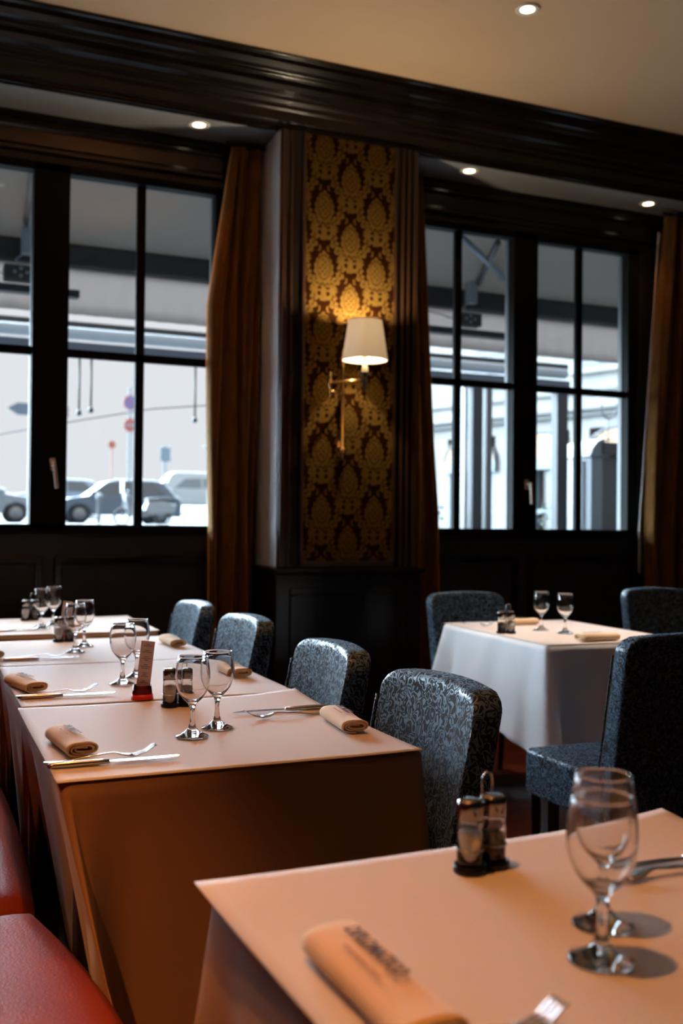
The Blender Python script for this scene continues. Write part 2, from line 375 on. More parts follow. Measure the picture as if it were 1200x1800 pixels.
# ------------------------------------------------------------------ curtains
def curtain(label, xl, xr, n, m=M_curtain, ph=0, y=5.29, amp=.05, lining=None):
    """xl, xr: functions of z; a pleated velvet sheet with real folds"""
    b_ = bm_(); NU, NV = n*14, 40; g = []
    for k in range(NV+1):
        z = .03+(3.30-.03)*k/NV; row = []
        for q in range(NU+1):
            tt = q/NU; x = xl(z)+(xr(z)-xl(z))*tt
            am = amp*(1-.35*k/NV)
            yy = y+am*math.sin(2*PI*n*tt+ph+.25*math.sin(z*1.7+tt*5))+.01*math.sin(5*PI*n*tt+z)
            row.append(b_.verts.new((x+.012*math.sin(z*2.1+tt*9), yy, z)))
        g.append(row)
    for k in range(NV):
        for q in range(NU): b_.faces.new((g[k][q], g[k][q+1], g[k+1][q+1], g[k+1][q]))
    root = thing('curtain', label, 'curtain', group='velvet window curtains')
    obj('drape', b_, m, root, smooth=True, solid=.006)
    b_ = bm_(); tube(b_, [(xl(3.3)-.03, y, 3.315), (xr(3.3)+.03, y, 3.315)], .012, 12)
    obj('curtain_rail', b_, M_blackmetal, root, smooth=True)
    return root
curtain('bronze velvet curtain hanging between left window and sconce pillar', lambda z: 1.462+max(0, z-2.4)*.12, lambda z: 1.715+.01*z, 3, ph=2.6, y=5.32, amp=.045)
curtain('dark velvet curtain edging the left side of the right window', lambda z: 2.65, lambda z: 2.925-.09*max(0, z-1.3)-.02, 2, ph=1.0)
curtain('bronze velvet curtain with pale lit edge at far right', lambda z: 4.44+max(0, z-1.2)*.075+max(0, 1.0-z)*.05, lambda z: 4.98, 4, ph=2.2)
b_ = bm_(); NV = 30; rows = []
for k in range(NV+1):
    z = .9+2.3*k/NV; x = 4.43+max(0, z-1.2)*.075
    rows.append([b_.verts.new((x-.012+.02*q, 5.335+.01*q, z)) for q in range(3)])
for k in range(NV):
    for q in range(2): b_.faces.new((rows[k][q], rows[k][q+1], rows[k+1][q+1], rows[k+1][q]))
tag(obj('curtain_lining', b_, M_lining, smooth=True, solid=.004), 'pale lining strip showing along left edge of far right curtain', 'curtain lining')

# ------------------------------------------------------------------ sconce
def sconce(loc, label, power, rz=0):
    r = thing('wall_sconce', label, 'wall lamp', loc, rz, 'swing arm sconces')
    # local origin on the wall, -Y into the room ; x to the right
    b_ = bm_(); lathe(b_, [(0,-.05),(.008,-.045),(.010,-.02),(.022,-.01),(.026,.0),(.020,.02),(.009,.03),(.009,.455),(.012,.465),(.007,.495),(.003,.56),(0,.565)], 20, (0,-.03,0))
    box(b_, -.02, .02, -.012, 0, -.03, .06)
    obj('backplate', b_, M_brass, r, smooth=True)
    b_ = bm_(); lathe(b_, [(0,-.035),(.006,-.03),(.004,-.02),(.008,-.01),(.008,.0),(.005,.01),(.008,.02),(.008,.055),(.004,.065),(.007,.08),(.004,.1),(0,.105)], 16, (-.115,-.13,.315))
    obj('elbow_joint', b_, M_brass, r, smooth=True)
    b_ = bm_(); tube(b_, [(0,-.035,.31),(-.06,-.085,.312),(-.115,-.13,.315)], .0055, 10); obj('arm', b_, M_brass, r, smooth=True)
    b_ = bm_(); tube(b_, [(-.115,-.13,.36),(-.03,-.165,.367),(.055,-.20,.37)], .007, 10); obj('arm', b_, M_brass, r, smooth=True)
    c = (.055,-.20,-.145)
    b_ = bm_(); lathe(b_, [(0,.455),(.004,.46),(.006,.475),(.012,.485),(.013,.53),(.008,.535),(.010,.545),(.030,.55),(.031,.556),(.012,.56),(.012,.575),(0,.575)], 24, c)
    obj('candle_cup', b_, M_blackmetal, r, smooth=True)
    b_ = bm_(); lathe(b_, [(0,.562),(.0165,.562),(.0165,.585),(.0125,.587),(.0125,.685),(.011,.69),(0,.69)], 24, c); obj('candle_sleeve', b_, M_candle, r, smooth=True)
    b_ = bm_(); lathe(b_, [(0,.69),(.010,.70),(.016,.73),(.014,.76),(.006,.79),(0,.80)], 20, c); obj('bulb', b_, M_bulb, r, smooth=True)
    rip = lambda a, z: .028*abs(math.sin(a*36))
    b_ = bm_(); lathe(b_, [(.119,.625),(.1085,.695),(.098,.765),(.087,.835)], 288, c, ripple=rip)
    sh = obj('lamp_shade', b_, M_shade, r, smooth=False, solid=.0015)
    b_ = bm_()
    for rr, zz in ((.1205,.625),(.0885,.835)):
        tube(b_, [(c[0]+rr*math.cos(2*PI*k/64), c[1]+rr*math.sin(2*PI*k/64), zz-.145) for k in range(64)], .0022, 6, closed=True)
    tube(b_, [(c[0], c[1], .545), (c[0]+.05, c[1], .655), (c[0]+.0875, c[1], .687)], .0012, 6)
    obj('shade_trim', b_, mat('cream_binding', (.8,.7,.5), .7), sh, smooth=True)
    lo = add_light('bulb_light', 'POINT', (c[0], c[1], .665), power, BULB, r, shadow_soft_size=.018)
    return r
SC = sconce((2.135, PY-.002, 1.605), 'lit brass swing-arm sconce with pleated shade on damask pillar', W_SCONCE)

# ------------------------------------------------------------------ downlights
def downlight(x, y, z, label, power, cone=60, color=WARM, aim=None):
    r = thing('downlight', label, 'ceiling light', (x, y, z), 0, 'recessed downlights')
    b_ = bm_(); lathe(b_, [(.034,-.004),(.046,-.008),(.058,-.006),(.06,0),(.034,0)], 32); obj('trim_ring', b_, M_ring, r, smooth=True)
    b_ = bm_(); lathe(b_, [(0,-.0042),(.0345,-.0042)], 32); obj('lens', b_, M_lens, r)
    lo = add_light('downlight_beam', 'SPOT', (0, 0, -.02), power, color, r, spot_size=math.radians(cone), spot_blend=.9, shadow_soft_size=.03)
    if aim: lo.rotation_euler = (Vector((x, y, z))-Vector(aim)).to_track_quat('Z', 'Y').to_euler()
    return r
downlight(1.358, 5.215, ZS, 'glowing downlight in soffit above the left window', 9)
downlight(3.03, 5.215, ZS, 'glowing downlight in soffit just right of the pillar', 9)
downlight(4.41, 5.25, ZS, 'glowing downlight in soffit near far right curtain', 9)
downlight(2.615, 3.97, ZC, 'round glowing downlight in the cream main ceiling', 10)
PALE = (1.0, .78, .62)  # paler added lamps stand in for window daylight on two tables
for x, y, e, cn, cl, am in ((.02, 1.12, 190, 36, WARM, (.72, .86, .75)), (-.25, 1.15, 85, 40, WARM, None), (.50, 2.15, 110, 38, WARM, None), (.50, 3.3, 60, 34, WARM, None), (.55, 4.3, 230, 32, PALE, None), (2.55, 3.55, 420, 26, PALE, None),
                        (-1.0, .3, 260, 16, WARM, (.27, 1.62, .35))):  # aimed spot added for the warm bench bounce on the cloth fold
    downlight(x, y, ZC, 'unseen glowing downlight added in main ceiling to light tables and bench', e, cn, cl, am)
# unseen sconces added behind the camera for warm fill light
for x, y, rz in ((-4.498, .5, PI/2), (-1.5, -2.998, PI), (2.2, -2.998, PI)):
    s = dup(SC, (x, y, 1.9), rz, 'unseen brass sconce added for warm fill on a wall behind the viewer')
    for ch in s.children:
        if ch.type == 'LIGHT': ch.data = ch.data.copy(); ch.data.energy = W_ROOM

for x, y, lab in ((1.1, 3.15, 'unseen hanging uplighter bowl added to light ceiling right of the left row'), (-.6, 3.3, 'unseen hanging uplighter bowl added to light ceiling above the banquette aisle')):  # unseen bowls put in to warm the ceiling
    q = thing('added_uplighter', lab, 'ceiling light', (x, y, 3.24), 0, 'added uplighter bowls')
    b_ = bm_(); lathe(b_, [(0,-.07),(.06,-.062),(.12,-.035),(.15,0),(.146,0),(.116,-.03),(.058,-.056),(0,-.064)], 32); obj('bowl', b_, M_brass, q, smooth=True)
    b_ = bm_()
    for k in range(3): a = k*2*PI/3; tube(b_, [(.145*math.cos(a), .145*math.sin(a), 0), (0, 0, ZC-3.24)], .002, 6)
    obj('suspension', b_, M_brass, q)
    lo = add_light('uplight', 'SPOT', (0, 0, -.03), W_UP, (1.0,.46,.17), q, spot_size=math.radians(150), spot_blend=.5, shadow_soft_size=.06); lo.rotation_euler = (PI, 0, 0)

# ------------------------------------------------------------------ chairs
def rrect(hw, h0, h1, r, n=6, corner_bot=.01):
    pts = [(-hw+corner_bot, h0), (hw-corner_bot, h0), (hw, h0+corner_bot)]
    for k in range(n+1):
        a = PI/2*k/n; pts.append((hw-r+r*math.cos(a), h1-r+r*math.sin(a)))
    for k in range(n+1):
        a = PI/2+PI/2*k/n; pts.append((-hw+r+r*math.cos(a), h1-r+r*math.sin(a)))
    pts.append((-hw, h0+corner_bot)); return pts
def make_chair(label):
    r = thing('upholstered_chair', label, 'chair', group='patterned upholstered dining chairs')
    # faces +X locally. backrest: slab bent slightly around the sitter, leaning back
    b_ = bm_(); NU, NV = 20, 22; HW = .207
    def top(u): return .878-.012*u*u-.03*max(0, (abs(u)-.80)/.20)**2
    def pt(u, v, side):       # side 0 front, 1 back
        z = .30+(top(u)-.30)*v
        hw = HW*(1-.05*(1-v))*(1-.0*v)
        yy = u*hw
        lean = -.085*max(0, (z-.45)/.42)
        xf = -.165+lean+.022*u*u
        th = .085-.02*v
        return (xf-(th if side else 0), yy, z)
    G = [[[b_.verts.new(pt(-1+2*q/NU, k/NV, s)) for q in range(NU+1)] for k in range(NV+1)] for s in (0, 1)]
    for s in (0, 1):
        for k in range(NV):
            for q in range(NU): b_.faces.new((G[s][k][q], G[s][k][q+1], G[s][k+1][q+1], G[s][k+1][q]))
    for k in range(NV):
        for q in (0, NU): b_.faces.new((G[0][k][q], G[0][k+1][q], G[1][k+1][q], G[1][k][q]))
    for q in range(NU):
        for k in (0, NV): b_.faces.new((G[0][k][q], G[0][k][q+1], G[1][k][q+1], G[1][k][q]))
    obj('backrest', b_, M_chair, r, smooth=True, bevel=.014, seg=4)
    b_ = bm_(); box(b_, -.17, .235, -.222, .222, .29, .445); obj('seat', b_, M_chair, r, smooth=True, bevel=.022, seg=4)
    for x, y, sx_ in ((.205,.19,1),(.205,-.19,1),(-.20,.19,-1),(-.20,-.19,-1)):
        b_ = bm_(); tube(b_, [(x+(.0 if sx_ > 0 else -.03), y, 0), (x, y, .30)], [.015, .021], 4); obj('leg', b_, M_legs, r, bevel=.002)
    for s in (-1, 1):
        pts = [(pt(s*.985, k/NV, 0)[0]+.001, pt(s, k/NV, 0)[1], pt(s, k/NV, 0)[2]) for k in range(4, NV)]
        b_ = bm_(); tube(b_, pts, .0032, 6); obj('piping', b_, M_chair, r, smooth=True)
    return r
CH = [
 ('blue patterned chair farthest along the left row, nearest left curtain', (.79, 4.01), PI),
 ('blue patterned chair second from the curtain in the left row', (.80, 3.33), PI+.03),
 ('patterned chair third from the curtain, right of second table', (.775, 2.50), PI-.02),
 ('large dark patterned chair at the corner of the front row table', (.755, 1.85), PI+.02),
 ('dark chair facing viewer behind the right window table', (2.47, 4.0), -PI/2),
 ('big dark chair seen from behind at right frame edge', (2.135, 2.66), PI/2),
 ('blue topped chair against right curtain, cut by frame edge', (3.64, 4.03), -PI/2-.1),
]
ch0 = None
for lab, (x, y), rz in CH:
    if ch0 is None: ch0 = make_chair(lab); ch0.location = (x, y, 0); ch0.rotation_euler = (0, 0, rz)
    else: dup(ch0, (x, y, 0), rz, lab)

# ------------------------------------------------------------------ tables, cloths, paper
def table(x0, x1, y0, y1, label, rz=0):
    cx, cy = (x0+x1)/2, (y0+y1)/2; hx, hy = (x1-x0)/2-.012, (y1-y0)/2-.012
    r = thing('dining_table', label, 'table', (cx, cy, 0), rz, 'square dining tables')
    b_ = bm_(); box(b_, -hx, hx, -hy, hy, .715, .741); obj('tabletop', b_, M_legs, r, bevel=.003)
    for sx_ in (-1, 1):
        for sy in (-1, 1):
            b_ = bm_(); x, y = sx_*(hx-.045), sy*(hy-.045); box(b_, x-.025, x+.025, y-.025, y+.025, 0, .715); obj('leg', b_, M_legs, r, bevel=.003)
    return r
def cloth(x0, x1, y0, y1, label, drops, rz=0, lean=(.02,.02,.02,.02), shifts=None, seed=0, ripple=.006, m=None, taper=None):
    """drops/lean order: front(-y), right(+x), back(+y), left(-x). shifts: {corner index: (dx,dy,dz)} at the hem; corners 0=front-left,1=front-right,2=back-right,3=back-left"""
    cx, cy = (x0+x1)/2, (y0+y1)/2; hx, hy = (x1-x0)/2-.004, (y1-y0)/2-.004
    rad = .018; P = []
    W, H = 2*hx, 2*hy; step = .016
    sides = [((-hx, -hy), (1, 0), W, (0, -1)), ((hx, -hy), (0, 1), H, (1, 0)), ((hx, hy), (-1, 0), W, (0, 1)), ((-hx, hy), (0, -1), H, (-1, 0))]
    for si, (p, d, L, nn) in enumerate(sides):
        n = int((L-2*rad)/step)
        for k in range(n+1):
            tt = rad+(L-2*rad)*k/n; P.append((p[0]+d[0]*tt, p[1]+d[1]*tt, nn[0], nn[1], si, tt, L))
        nx_ = sides[(si+1) % 4]; cxn, cyn = p[0]+d[0]*L-d[0]*rad-nn[0]*rad, p[1]+d[1]*L-d[1]*rad-nn[1]*rad
        for k in range(1, 6):
            a = PI/2*k/6; ox = nn[0]*math.cos(a)+nx_[3][0]*math.sin(a); oy = nn[1]*math.cos(a)+nx_[3][1]*math.sin(a)
            P.append((cxn+ox*rad, cyn+oy*rad, ox, oy, si+a/(PI/2)*.999, None, L))
    corners = [(-hx, -hy), (hx, -hy), (hx, hy), (-hx, hy)]
    b_ = bm_(); NV = 22; rnd = random.Random(seed); f1, f2 = rnd.uniform(0, 6), rnd.uniform(0, 6)
    rows = [[b_.verts.new((p[0]-p[2]*.006, p[1]-p[3]*.006, .748)) for p in P]]
    arc = 0; arcs = []
    for q, p in enumerate(P):
        arcs.append(arc); nx2 = P[(q+1) % len(P)]; arc += math.hypot(nx2[0]-p[0], nx2[1]-p[1])
    for k in range(NV+1):
        h = k/NV; row = []
        for q, p in enumerate(P):
            x, y, ox, oy, si = p[:5]; s0 = int(si) % 4; fr = si-int(si)
            if taper and s0 == 0 and p[5] is not None: drops = (taper[0]+(taper[1]-taper[0])*p[5]/p[6],)+tuple(drops[1:])
            dr = drops[s0]*(1-fr)+drops[(s0+1) % 4]*fr; le = lean[s0]*(1-fr)+lean[(s0+1) % 4]*fr
            if p[5] is not None:
                tt, L = p[5], p[6]; B = .16
                if tt < B: e = .5-.5*tt/B; pr = (s0-1) % 4; dr = dr*(1-e)+drops[pr]*e; le = le*(1-e)+lean[pr]*e
                if L-tt < B: e = .5-.5*(L-tt)/B; nxs = (s0+1) % 4; dr = dr*(1-e)+drops[nxs]*e; le = le*(1-e)+lean[nxs]*e
            else:
                dr = (drops[s0]+drops[(s0+1) % 4])/2; le = (lean[s0]+lean[(s0+1) % 4])/2
            sh = [0, 0, 0]; cb = 0
            for ci, (ccx, ccy) in enumerate(corners):
                d_ = math.hypot(x-ccx, y-ccy); g = math.exp(-(d_/.06)**2); g2 = math.exp(-(d_/.16)**2)
                v = (shifts or {}).get(ci, (.045*(1 if ccx > 0 else -1), .045*(1 if ccy > 0 else -1), -.05))
                for i_ in (0, 1): sh[i_] += v[i_]*g
                sh[2] += v[2]*g2
                cb += math.exp(-((d_-.11)/.05)**2)*-.022
            off = le*h+cb*h+ripple*h*(math.sin(arcs[q]*17+f1)+.6*math.sin(arcs[q]*31+f2+h*2))
            z = .744-(dr*h)+sh[2]*h
            row.append(b_.verts.new((x+ox*(off+.003)+sh[0]*h**1.1, y+oy*(off+.003)+sh[1]*h**1.1, z)))
        rows.append(row)
    n = len(P)
    for k in range(len(rows)-1):
        for q in range(n): b_.faces.new((rows[k][q], rows[k][(q+1) % n], rows[k+1][(q+1) % n], rows[k+1][q]))
    b_.faces.new(rows[0])
    for f_ in b_.faces: f_.smooth = True
    o = obj('tablecloth', b_, m or M_cloth, solid=.0018, loc=(cx, cy, 0)); o.rotation_euler = (0, 0, rz)
    for p_ in o.data.polygons: p_.use_smooth = len(p_.vertices) < 6
    return tag(o, label, 'tablecloth', 'draped tablecloths')
def paper(x0, x1, y0, y1, label, rz=0, curl=(0,0,0,0), z=.7515):
    cx, cy = (x0+x1)/2, (y0+y1)/2; b_ = bm_(); N = 36; g = []
    for a in range(N+1):
        row = []
        for c_ in range(N+1):
            u, v = a/N, c_/N; zz = z+.0006*math.sin(u*9+cy*7)*math.sin(v*7)
            for ci, (cu, cv) in enumerate(((0,0),(1,0),(1,1),(0,1))):
                d_ = math.hypot(u-cu, v-cv); zz += curl[ci]*max(0, 1-d_/.3)**2
            row.append(b_.verts.new(((u-.5)*(x1-x0), (v-.5)*(y1-y0), zz)))
        g.append(row)
    for a in range(N):
        for c_ in range(N): b_.faces.new((g[a][c_], g[a+1][c_], g[a+1][c_+1], g[a][c_+1]))
    o = obj('paper_table_cover', b_, M_paper, smooth=True, solid=.0006, loc=(cx, cy, 0)); o.rotation_euler = (0, 0, rz)
    return tag(o, label, 'paper cover', 'paper covers on the tables')
ROW = [(1.745, 2.462, 'front table of the left row'), (2.474, 3.19, 'second table of the left row'), (3.20, 3.935, 'third table of the left row'), (4.10, 4.82, 'farthest row table under left window')]
for i, (y0, y1, nm) in enumerate(ROW):
    table(.225+.006, .922, y0, y1, 'black legged dining table hidden under cloth, '+nm)
    cloth(.225+.006*(i > 0), .925, y0, y1, 'cloth toned brown for its shade, hanging over the '+nm, (.47, .27, .3, .47) if i == 0 else (.40, .27, .28, .45), seed=i, m=M_clothshaded, taper=(.66, .30) if i == 0 else None,
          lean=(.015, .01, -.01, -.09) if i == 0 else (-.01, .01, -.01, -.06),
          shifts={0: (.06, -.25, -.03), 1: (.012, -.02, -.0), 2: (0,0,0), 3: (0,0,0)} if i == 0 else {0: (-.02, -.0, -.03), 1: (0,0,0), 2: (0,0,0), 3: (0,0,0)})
paper(.222, .92, 1.742, 2.468, 'smooth pale paper sheet covering the front table of the left row', curl=(0,.002,.012,.002))
paper(.232, .93, 2.478, 3.200, 'pale paper sheet covering the second table of the left row', curl=(.001,.0,.006,.0))
paper(.24, .925, 3.206, 3.885, 'pale paper sheet covering the third table of the left row', curl=(.001,.0,.003,.0))
paper(.25, .93, 4.105, 4.81, 'bright paper sheet on the farthest row table by window', curl=(.001,.0,.003,.0))
# foreground table
table(.332, 1.062, .50, 1.195, 'dining table in the foreground at bottom right')
cloth(.335, 1.058, .49, 1.19, 'cloth toned brown for its shade under the orange lit foreground table setting', (.44,.44,.44,.44), seed=9, m=M_clothshaded, lean=(.03,.02,.02,.05), shifts={3: (-.03, .02, -.03), 2: (.03,.03,-.04), 0: (-.04,-.03,-.04), 1: (.04,-.03,-.04)})
paper(.328, 1.068, .47, 1.205, 'warm lit paper sheet covering the foreground table', rz=.035, curl=(0,0,.012,.004))
# right window table
table(2.20, 2.85, 3.13, 4.02, 'dining table before the right window between dark chairs', rz=-.05)
cloth(2.20, 2.85, 3.13, 4.02, 'blue-lit white cloth hanging from the right window table', (.36,.36,.26,.36), rz=-.05, seed=5, lean=(.03,.02,.0,.05), shifts={0: (-.01,-.05,-.06), 1: (.03,-.04,-.05), 2: (0,0,0), 3: (-.05,.03,-.02)}, ripple=.009)
paper(2.205, 2.86, 3.135, 4.03, 'pale paper sheet on the right window table', rz=-.05)

# ------------------------------------------------------------------ glasses
def wine_glass(label, group):
    b_ = bm_(); Hh = .166
    outer = [(0,0),(.030,0),(.0335,.0006),(.0342,.0016),(.0335,.0028),(.026,.0055),(.016,.0105),(.009,.018),(.0058,.028),(.0048,.040),(.0046,.052),(.0056,.060),(.0085,.067),(.0135,.0725),
             (.021,.080),(.0280,.090),(.0330,.102),(.0357,.115),(.0362,.125),(.0355,.138),(.0335,.151),(.0311,.1635),(.0312,.1652),(.0306,.1663)]
    inner = [(.0294,.1663),(.0290,.1652),(.0294,.1635),(.0322,.151),(.0342,.138),(.0349,.125),(.0344,.115),(.0317,.102),(.0267,.091),(.0195,.0818),(.012,.0762),(.006,.0742),(0,.0736)]
    lathe(b_, outer+inner, 64)
    o = obj('wine_glass', b_, M_glass, smooth=True)
    return tag(o, label, 'wine glass', group)
G = [
 ((.645,.832), 'empty wine glass nearest the viewer on foreground table'),
 ((.703,.905), 'empty wine glass behind the nearest one on foreground table'),
 ((.528,2.024), 'left wine glass on the front table of left row'),
 ((.600,2.090), 'right wine glass on the front table of left row'),
 ((.521,2.754), 'left wine glass beside red menu holder on second table'),
 ((.582,2.864), 'right wine glass half behind another on second table'),
 ((.498,3.487), 'left wine glass on third table in front of chairs'),
 ((.551,3.638), 'right wine glass on third table, behind its twin'),
 ((.480,4.319), 'left wine glass on the farthest row table'),
 ((.540,4.44), 'right wine glass on the farthest row table'),
 ((2.478,3.62), 'left wine glass on the right window table'),
 ((2.505,3.487), 'right wine glass on the right window table'),
]
g0 = None
for (x, y), lab in G:
    if g0 is None: g0 = wine_glass(lab, 'empty wine glasses'); g0.location = (x, y, .7525)
    else: dup(g0, (x, y, .7525), random.random()*6, lab)

# ------------------------------------------------------------------ cruets: stand, salt shaker, pepper shaker
def cruet_stand(label):
    r = thing('condiment_stand', label, 'condiment stand', group='wire condiment stands')
    b_ = bm_()
    for s in (-1, 1): lathe(b_, [(0,0),(.0205,0),(.0215,.002),(.0215,.0095),(.0195,.0098),(.019,.003),(0,.003)], 32, (s*.0195, 0, 0))
    obj('base', b_, M_blackmetal, r, smooth=True)
    b_ = bm_(); pts = [(0,0,.002),(0,0,.06),(0,0,.100)]
    pts = [(0,-.0,.003),(0,0,.085)]+[(.009-.009*math.cos(a*PI/8), 0, .110+.0125*math.sin(a*PI/8)) for a in range(0, 9)]+[(.018,0,.098)]
    tube(b_, pts, .0013, 8); obj('handle', b_, M_chrome, r, smooth=True)
    b_ = bm_()
    for s in (-1, 1): tube(b_, [(s*.0195+.0182*math.cos(2*PI*k/32), .0182*math.sin(2*PI*k/32), .03) for k in range(32)], .0009, 6, closed=True)
    obj('holding_ring', b_, M_chrome, r, smooth=True)
    return r
def shaker(name, label, cat, fillm, fillh, group):
    r = thing(name, label, cat, group=group)
    b_ = bm_(); lathe(b_, [(0,0),(.0165,0),(.017,.002),(.017,.048),(.0158,.053),(.0158,.057),(.0166,.060),(.0166,.066),(.0150,.066),(.0150,.060),(.0145,.055),(.0155,.047),(.0155,.004),(0,.003)], 40)
    obj('jar', b_, M_glass, r, smooth=True)
    b_ = bm_(); lathe(b_, [(0,.0042),(.0152,.0042),(.0152,fillh),(.006,fillh+.003),(0,fillh+.002)], 32); obj('contents', b_, fillm, r, smooth=True)
    b_ = bm_(); lathe(b_, [(.0168,.064),(.0172,.065),(.0172,.081),(.0162,.0865),(.012,.089),(0,.0895)], 40); obj('cap', b_, M_cap, r, smooth=True)
    b_ = bm_()
    for a in range(6): lathe(b_, [(0,.0012),(.0009,.0006),(.001,0)], 6, (.006*math.cos(a*PI/3), .006*math.sin(a*PI/3), .0893))
    obj('pour_hole', b_, M_blackmetal, r)
    return r
CR = [(.672,1.112,.20,'foreground table'), (.583,2.376,.1,'front table of the left row'), (.505,3.82,.1,'third table of the left row'), (.470,4.70,.1,'farthest row table'), (2.262,3.56,-.3,'right window table')]
st0 = sa0 = pe0 = None
for x, y, a, nm in CR:
    dx, dy = .0195*math.cos(a), .0195*math.sin(a)
    l1, l2, l3 = 'small wire handled condiment stand on the '+nm, 'glass shaker of pale salt on the '+nm, 'glass shaker of dark pepper on the '+nm
    sgn = 1 if 'right window' not in nm else -1
    if st0 is None:
        st0 = cruet_stand(l1); sa0 = shaker('salt_shaker', l2, 'salt shaker', M_salt, .046, 'salt shakers'); pe0 = shaker('pepper_shaker', l3, 'pepper shaker', M_pepper, .040, 'pepper shakers')
        for o, lx, ly, lz in ((st0, x, y, .7525), (sa0, x-dx, y-dy, .7558), (pe0, x+dx, y+dy, .7558)): o.location = (lx, ly, lz); o.rotation_euler = (0, 0, a)
    else:
        dup(st0, (x, y, .7525), a, l1); dup(sa0, (x-dx*sgn, y-dy*sgn, .7558), a, l2); dup(pe0, (x+dx*sgn, y+dy*sgn, .7558), a, l3)

# ------------------------------------------------------------------ napkins (folded roll, coil visible at the ends)
def lettering(parent, z, ln=.092):
    cu = bpy.data.curves.new('print', 'FONT'); cu.body = 'DIPLOMATICO'; cu.size = .0165; cu.align_x = 'CENTER'; cu.align_y = 'CENTER'; cu.extrude = .00012; cu.offset = .00035
    to = bpy.data.objects.new('print_source', cu); C.objects.link(to)
    dg = bpy.context.evaluated_depsgraph_get(); me = bpy.data.meshes.new_from_object(to.evaluated_get(dg)); bpy.data.objects.remove(to)
    o = bpy.data.objects.new('printed_name', me); C.objects.link(o); me.materials.append(M_text); o.parent = parent
    wdt = max(v.co.x for v in me.vertices)-min(v.co.x for v in me.vertices); k = ln/wdt
    o.scale = (k, k*1.45, 1); o.location = (-.018, .006, z); o.rotation_euler = (0, 0, 0)
    b_ = bm_(); x = -.036
    rr = random.Random(3)
    while x < .028:
        w_ = rr.uniform(.003, .009); box(b_, x, x+w_, -.0145, -.0118, z-.0001, z+.0001); x += w_+.0018
    obj('printed_small_line', b_, M_textf, parent)
def make_napkin(label, Ln=.175, W=.066, T=.031, printed=True):
    """length along local X; the coil of folded cloth shows at +X"""
    r = thing('folded_napkin', label, 'napkin', group='folded cloth napkins')
    path = []
    turns = 2.6; N = 96; th = .0036
    for k in range(N+1):
        tt = k/N; a = -PI/2-tt*turns*2*PI; sc = 1-tt*.80
        hw, hh = (W/2-th/2)*(.28+.72*sc if False else 1-.62*tt), (T/2-th/2)*sc
        ca, sa = math.cos(a), math.sin(a)
        ex = .45 if True else 1
        path.append(Vector((math.copysign(abs(ca)**.75, ca)*hw, math.copysign(abs(sa)**.75, sa)*hh+T/2)))
    path = [Vector((path[0].x+W*.42*(1-q/6.), .0018)) for q in range(6)][::1]+path[0:] if False else path
    NX = 16; b_ = bm_(); rings = []
    n = len(path)
    nor = []
    for k in range(n):
        d = (path[min(k+1, n-1)]-path[max(k-1, 0)]).normalized(); nor.append(Vector((-d.y, d.x)))
    for i in range(NX+1):
        u = i/NX; x = (u-.5)*Ln; wob = 1+.03*math.sin(u*7); hz = 1+.06*math.sin(u*5+1)
        ring = [b_.verts.new((x+.003*math.sin(k*.13), (path[k].x+nor[k].x*th/2)*wob, max(.0002, (path[k].y+nor[k].y*th/2)*hz))) for k in range(n)]
        ring += [b_.verts.new((x+.003*math.sin(k*.13), (path[k].x-nor[k].x*th/2)*wob, max(.0002, (path[k].y-nor[k].y*th/2)*hz))) for k in range(n-1, -1, -1)]
        rings.append(ring)
    m = 2*n
    for i in range(NX):
        for k in range(m): b_.faces.new((rings[i][k], rings[i][(k+1) % m], rings[i+1][(k+1) % m], rings[i+1][k]))
    for R_ in (rings[0], rings[-1]):
        for k in range(n-1): b_.faces.new((R_[k], R_[k+1], R_[m-2-k], R_[m-1-k]))
    o = obj('folded_cloth', b_, M_napkin, r, smooth=True)
    if printed: lettering(r, T*1.065+.0006)
    return r
NP = [  # x, y centre, rz (local +X = coil end), label, printed
 (.281, 2.000, -PI/2+.12, 'cream napkin with dark print left on the front row table'),
 (.868, 2.020, -PI/2-.10, 'pink-white rolled napkin at right edge of the front row table'),
 (.268, 2.765, -PI/2+.25, 'rolled napkin at left on the second row table'),
 (.862, 2.835, -PI/2+.03, 'rolled napkin at right edge of the second row table'),
 (.225, 3.47, -PI/2+.1, 'napkin cut by the left frame edge on third row table'),
 (.862, 3.60, -PI/2+.03, 'pale rolled napkin on third row table by far chair'),
 (.400, .842, -PI/2+.02, 'large orange-lit printed napkin lying on the foreground table'),
 (2.520, 3.862, .02, 'rolled napkin at far side of the right window table'),
 (2.460, 3.215, .05, 'orange-lit napkin at near side of right window table'),
]
n0 = None
for x, y, rz, lab in NP:
    if n0 is None: n0 = make_napkin(lab); n0.location = (x, y, .7525); n0.rotation_euler = (0, 0, rz)
    else: dup(n0, (x, y, .7525), rz, lab, scale=((1.25, 1.15, 1.05) if 'large' in lab else None))

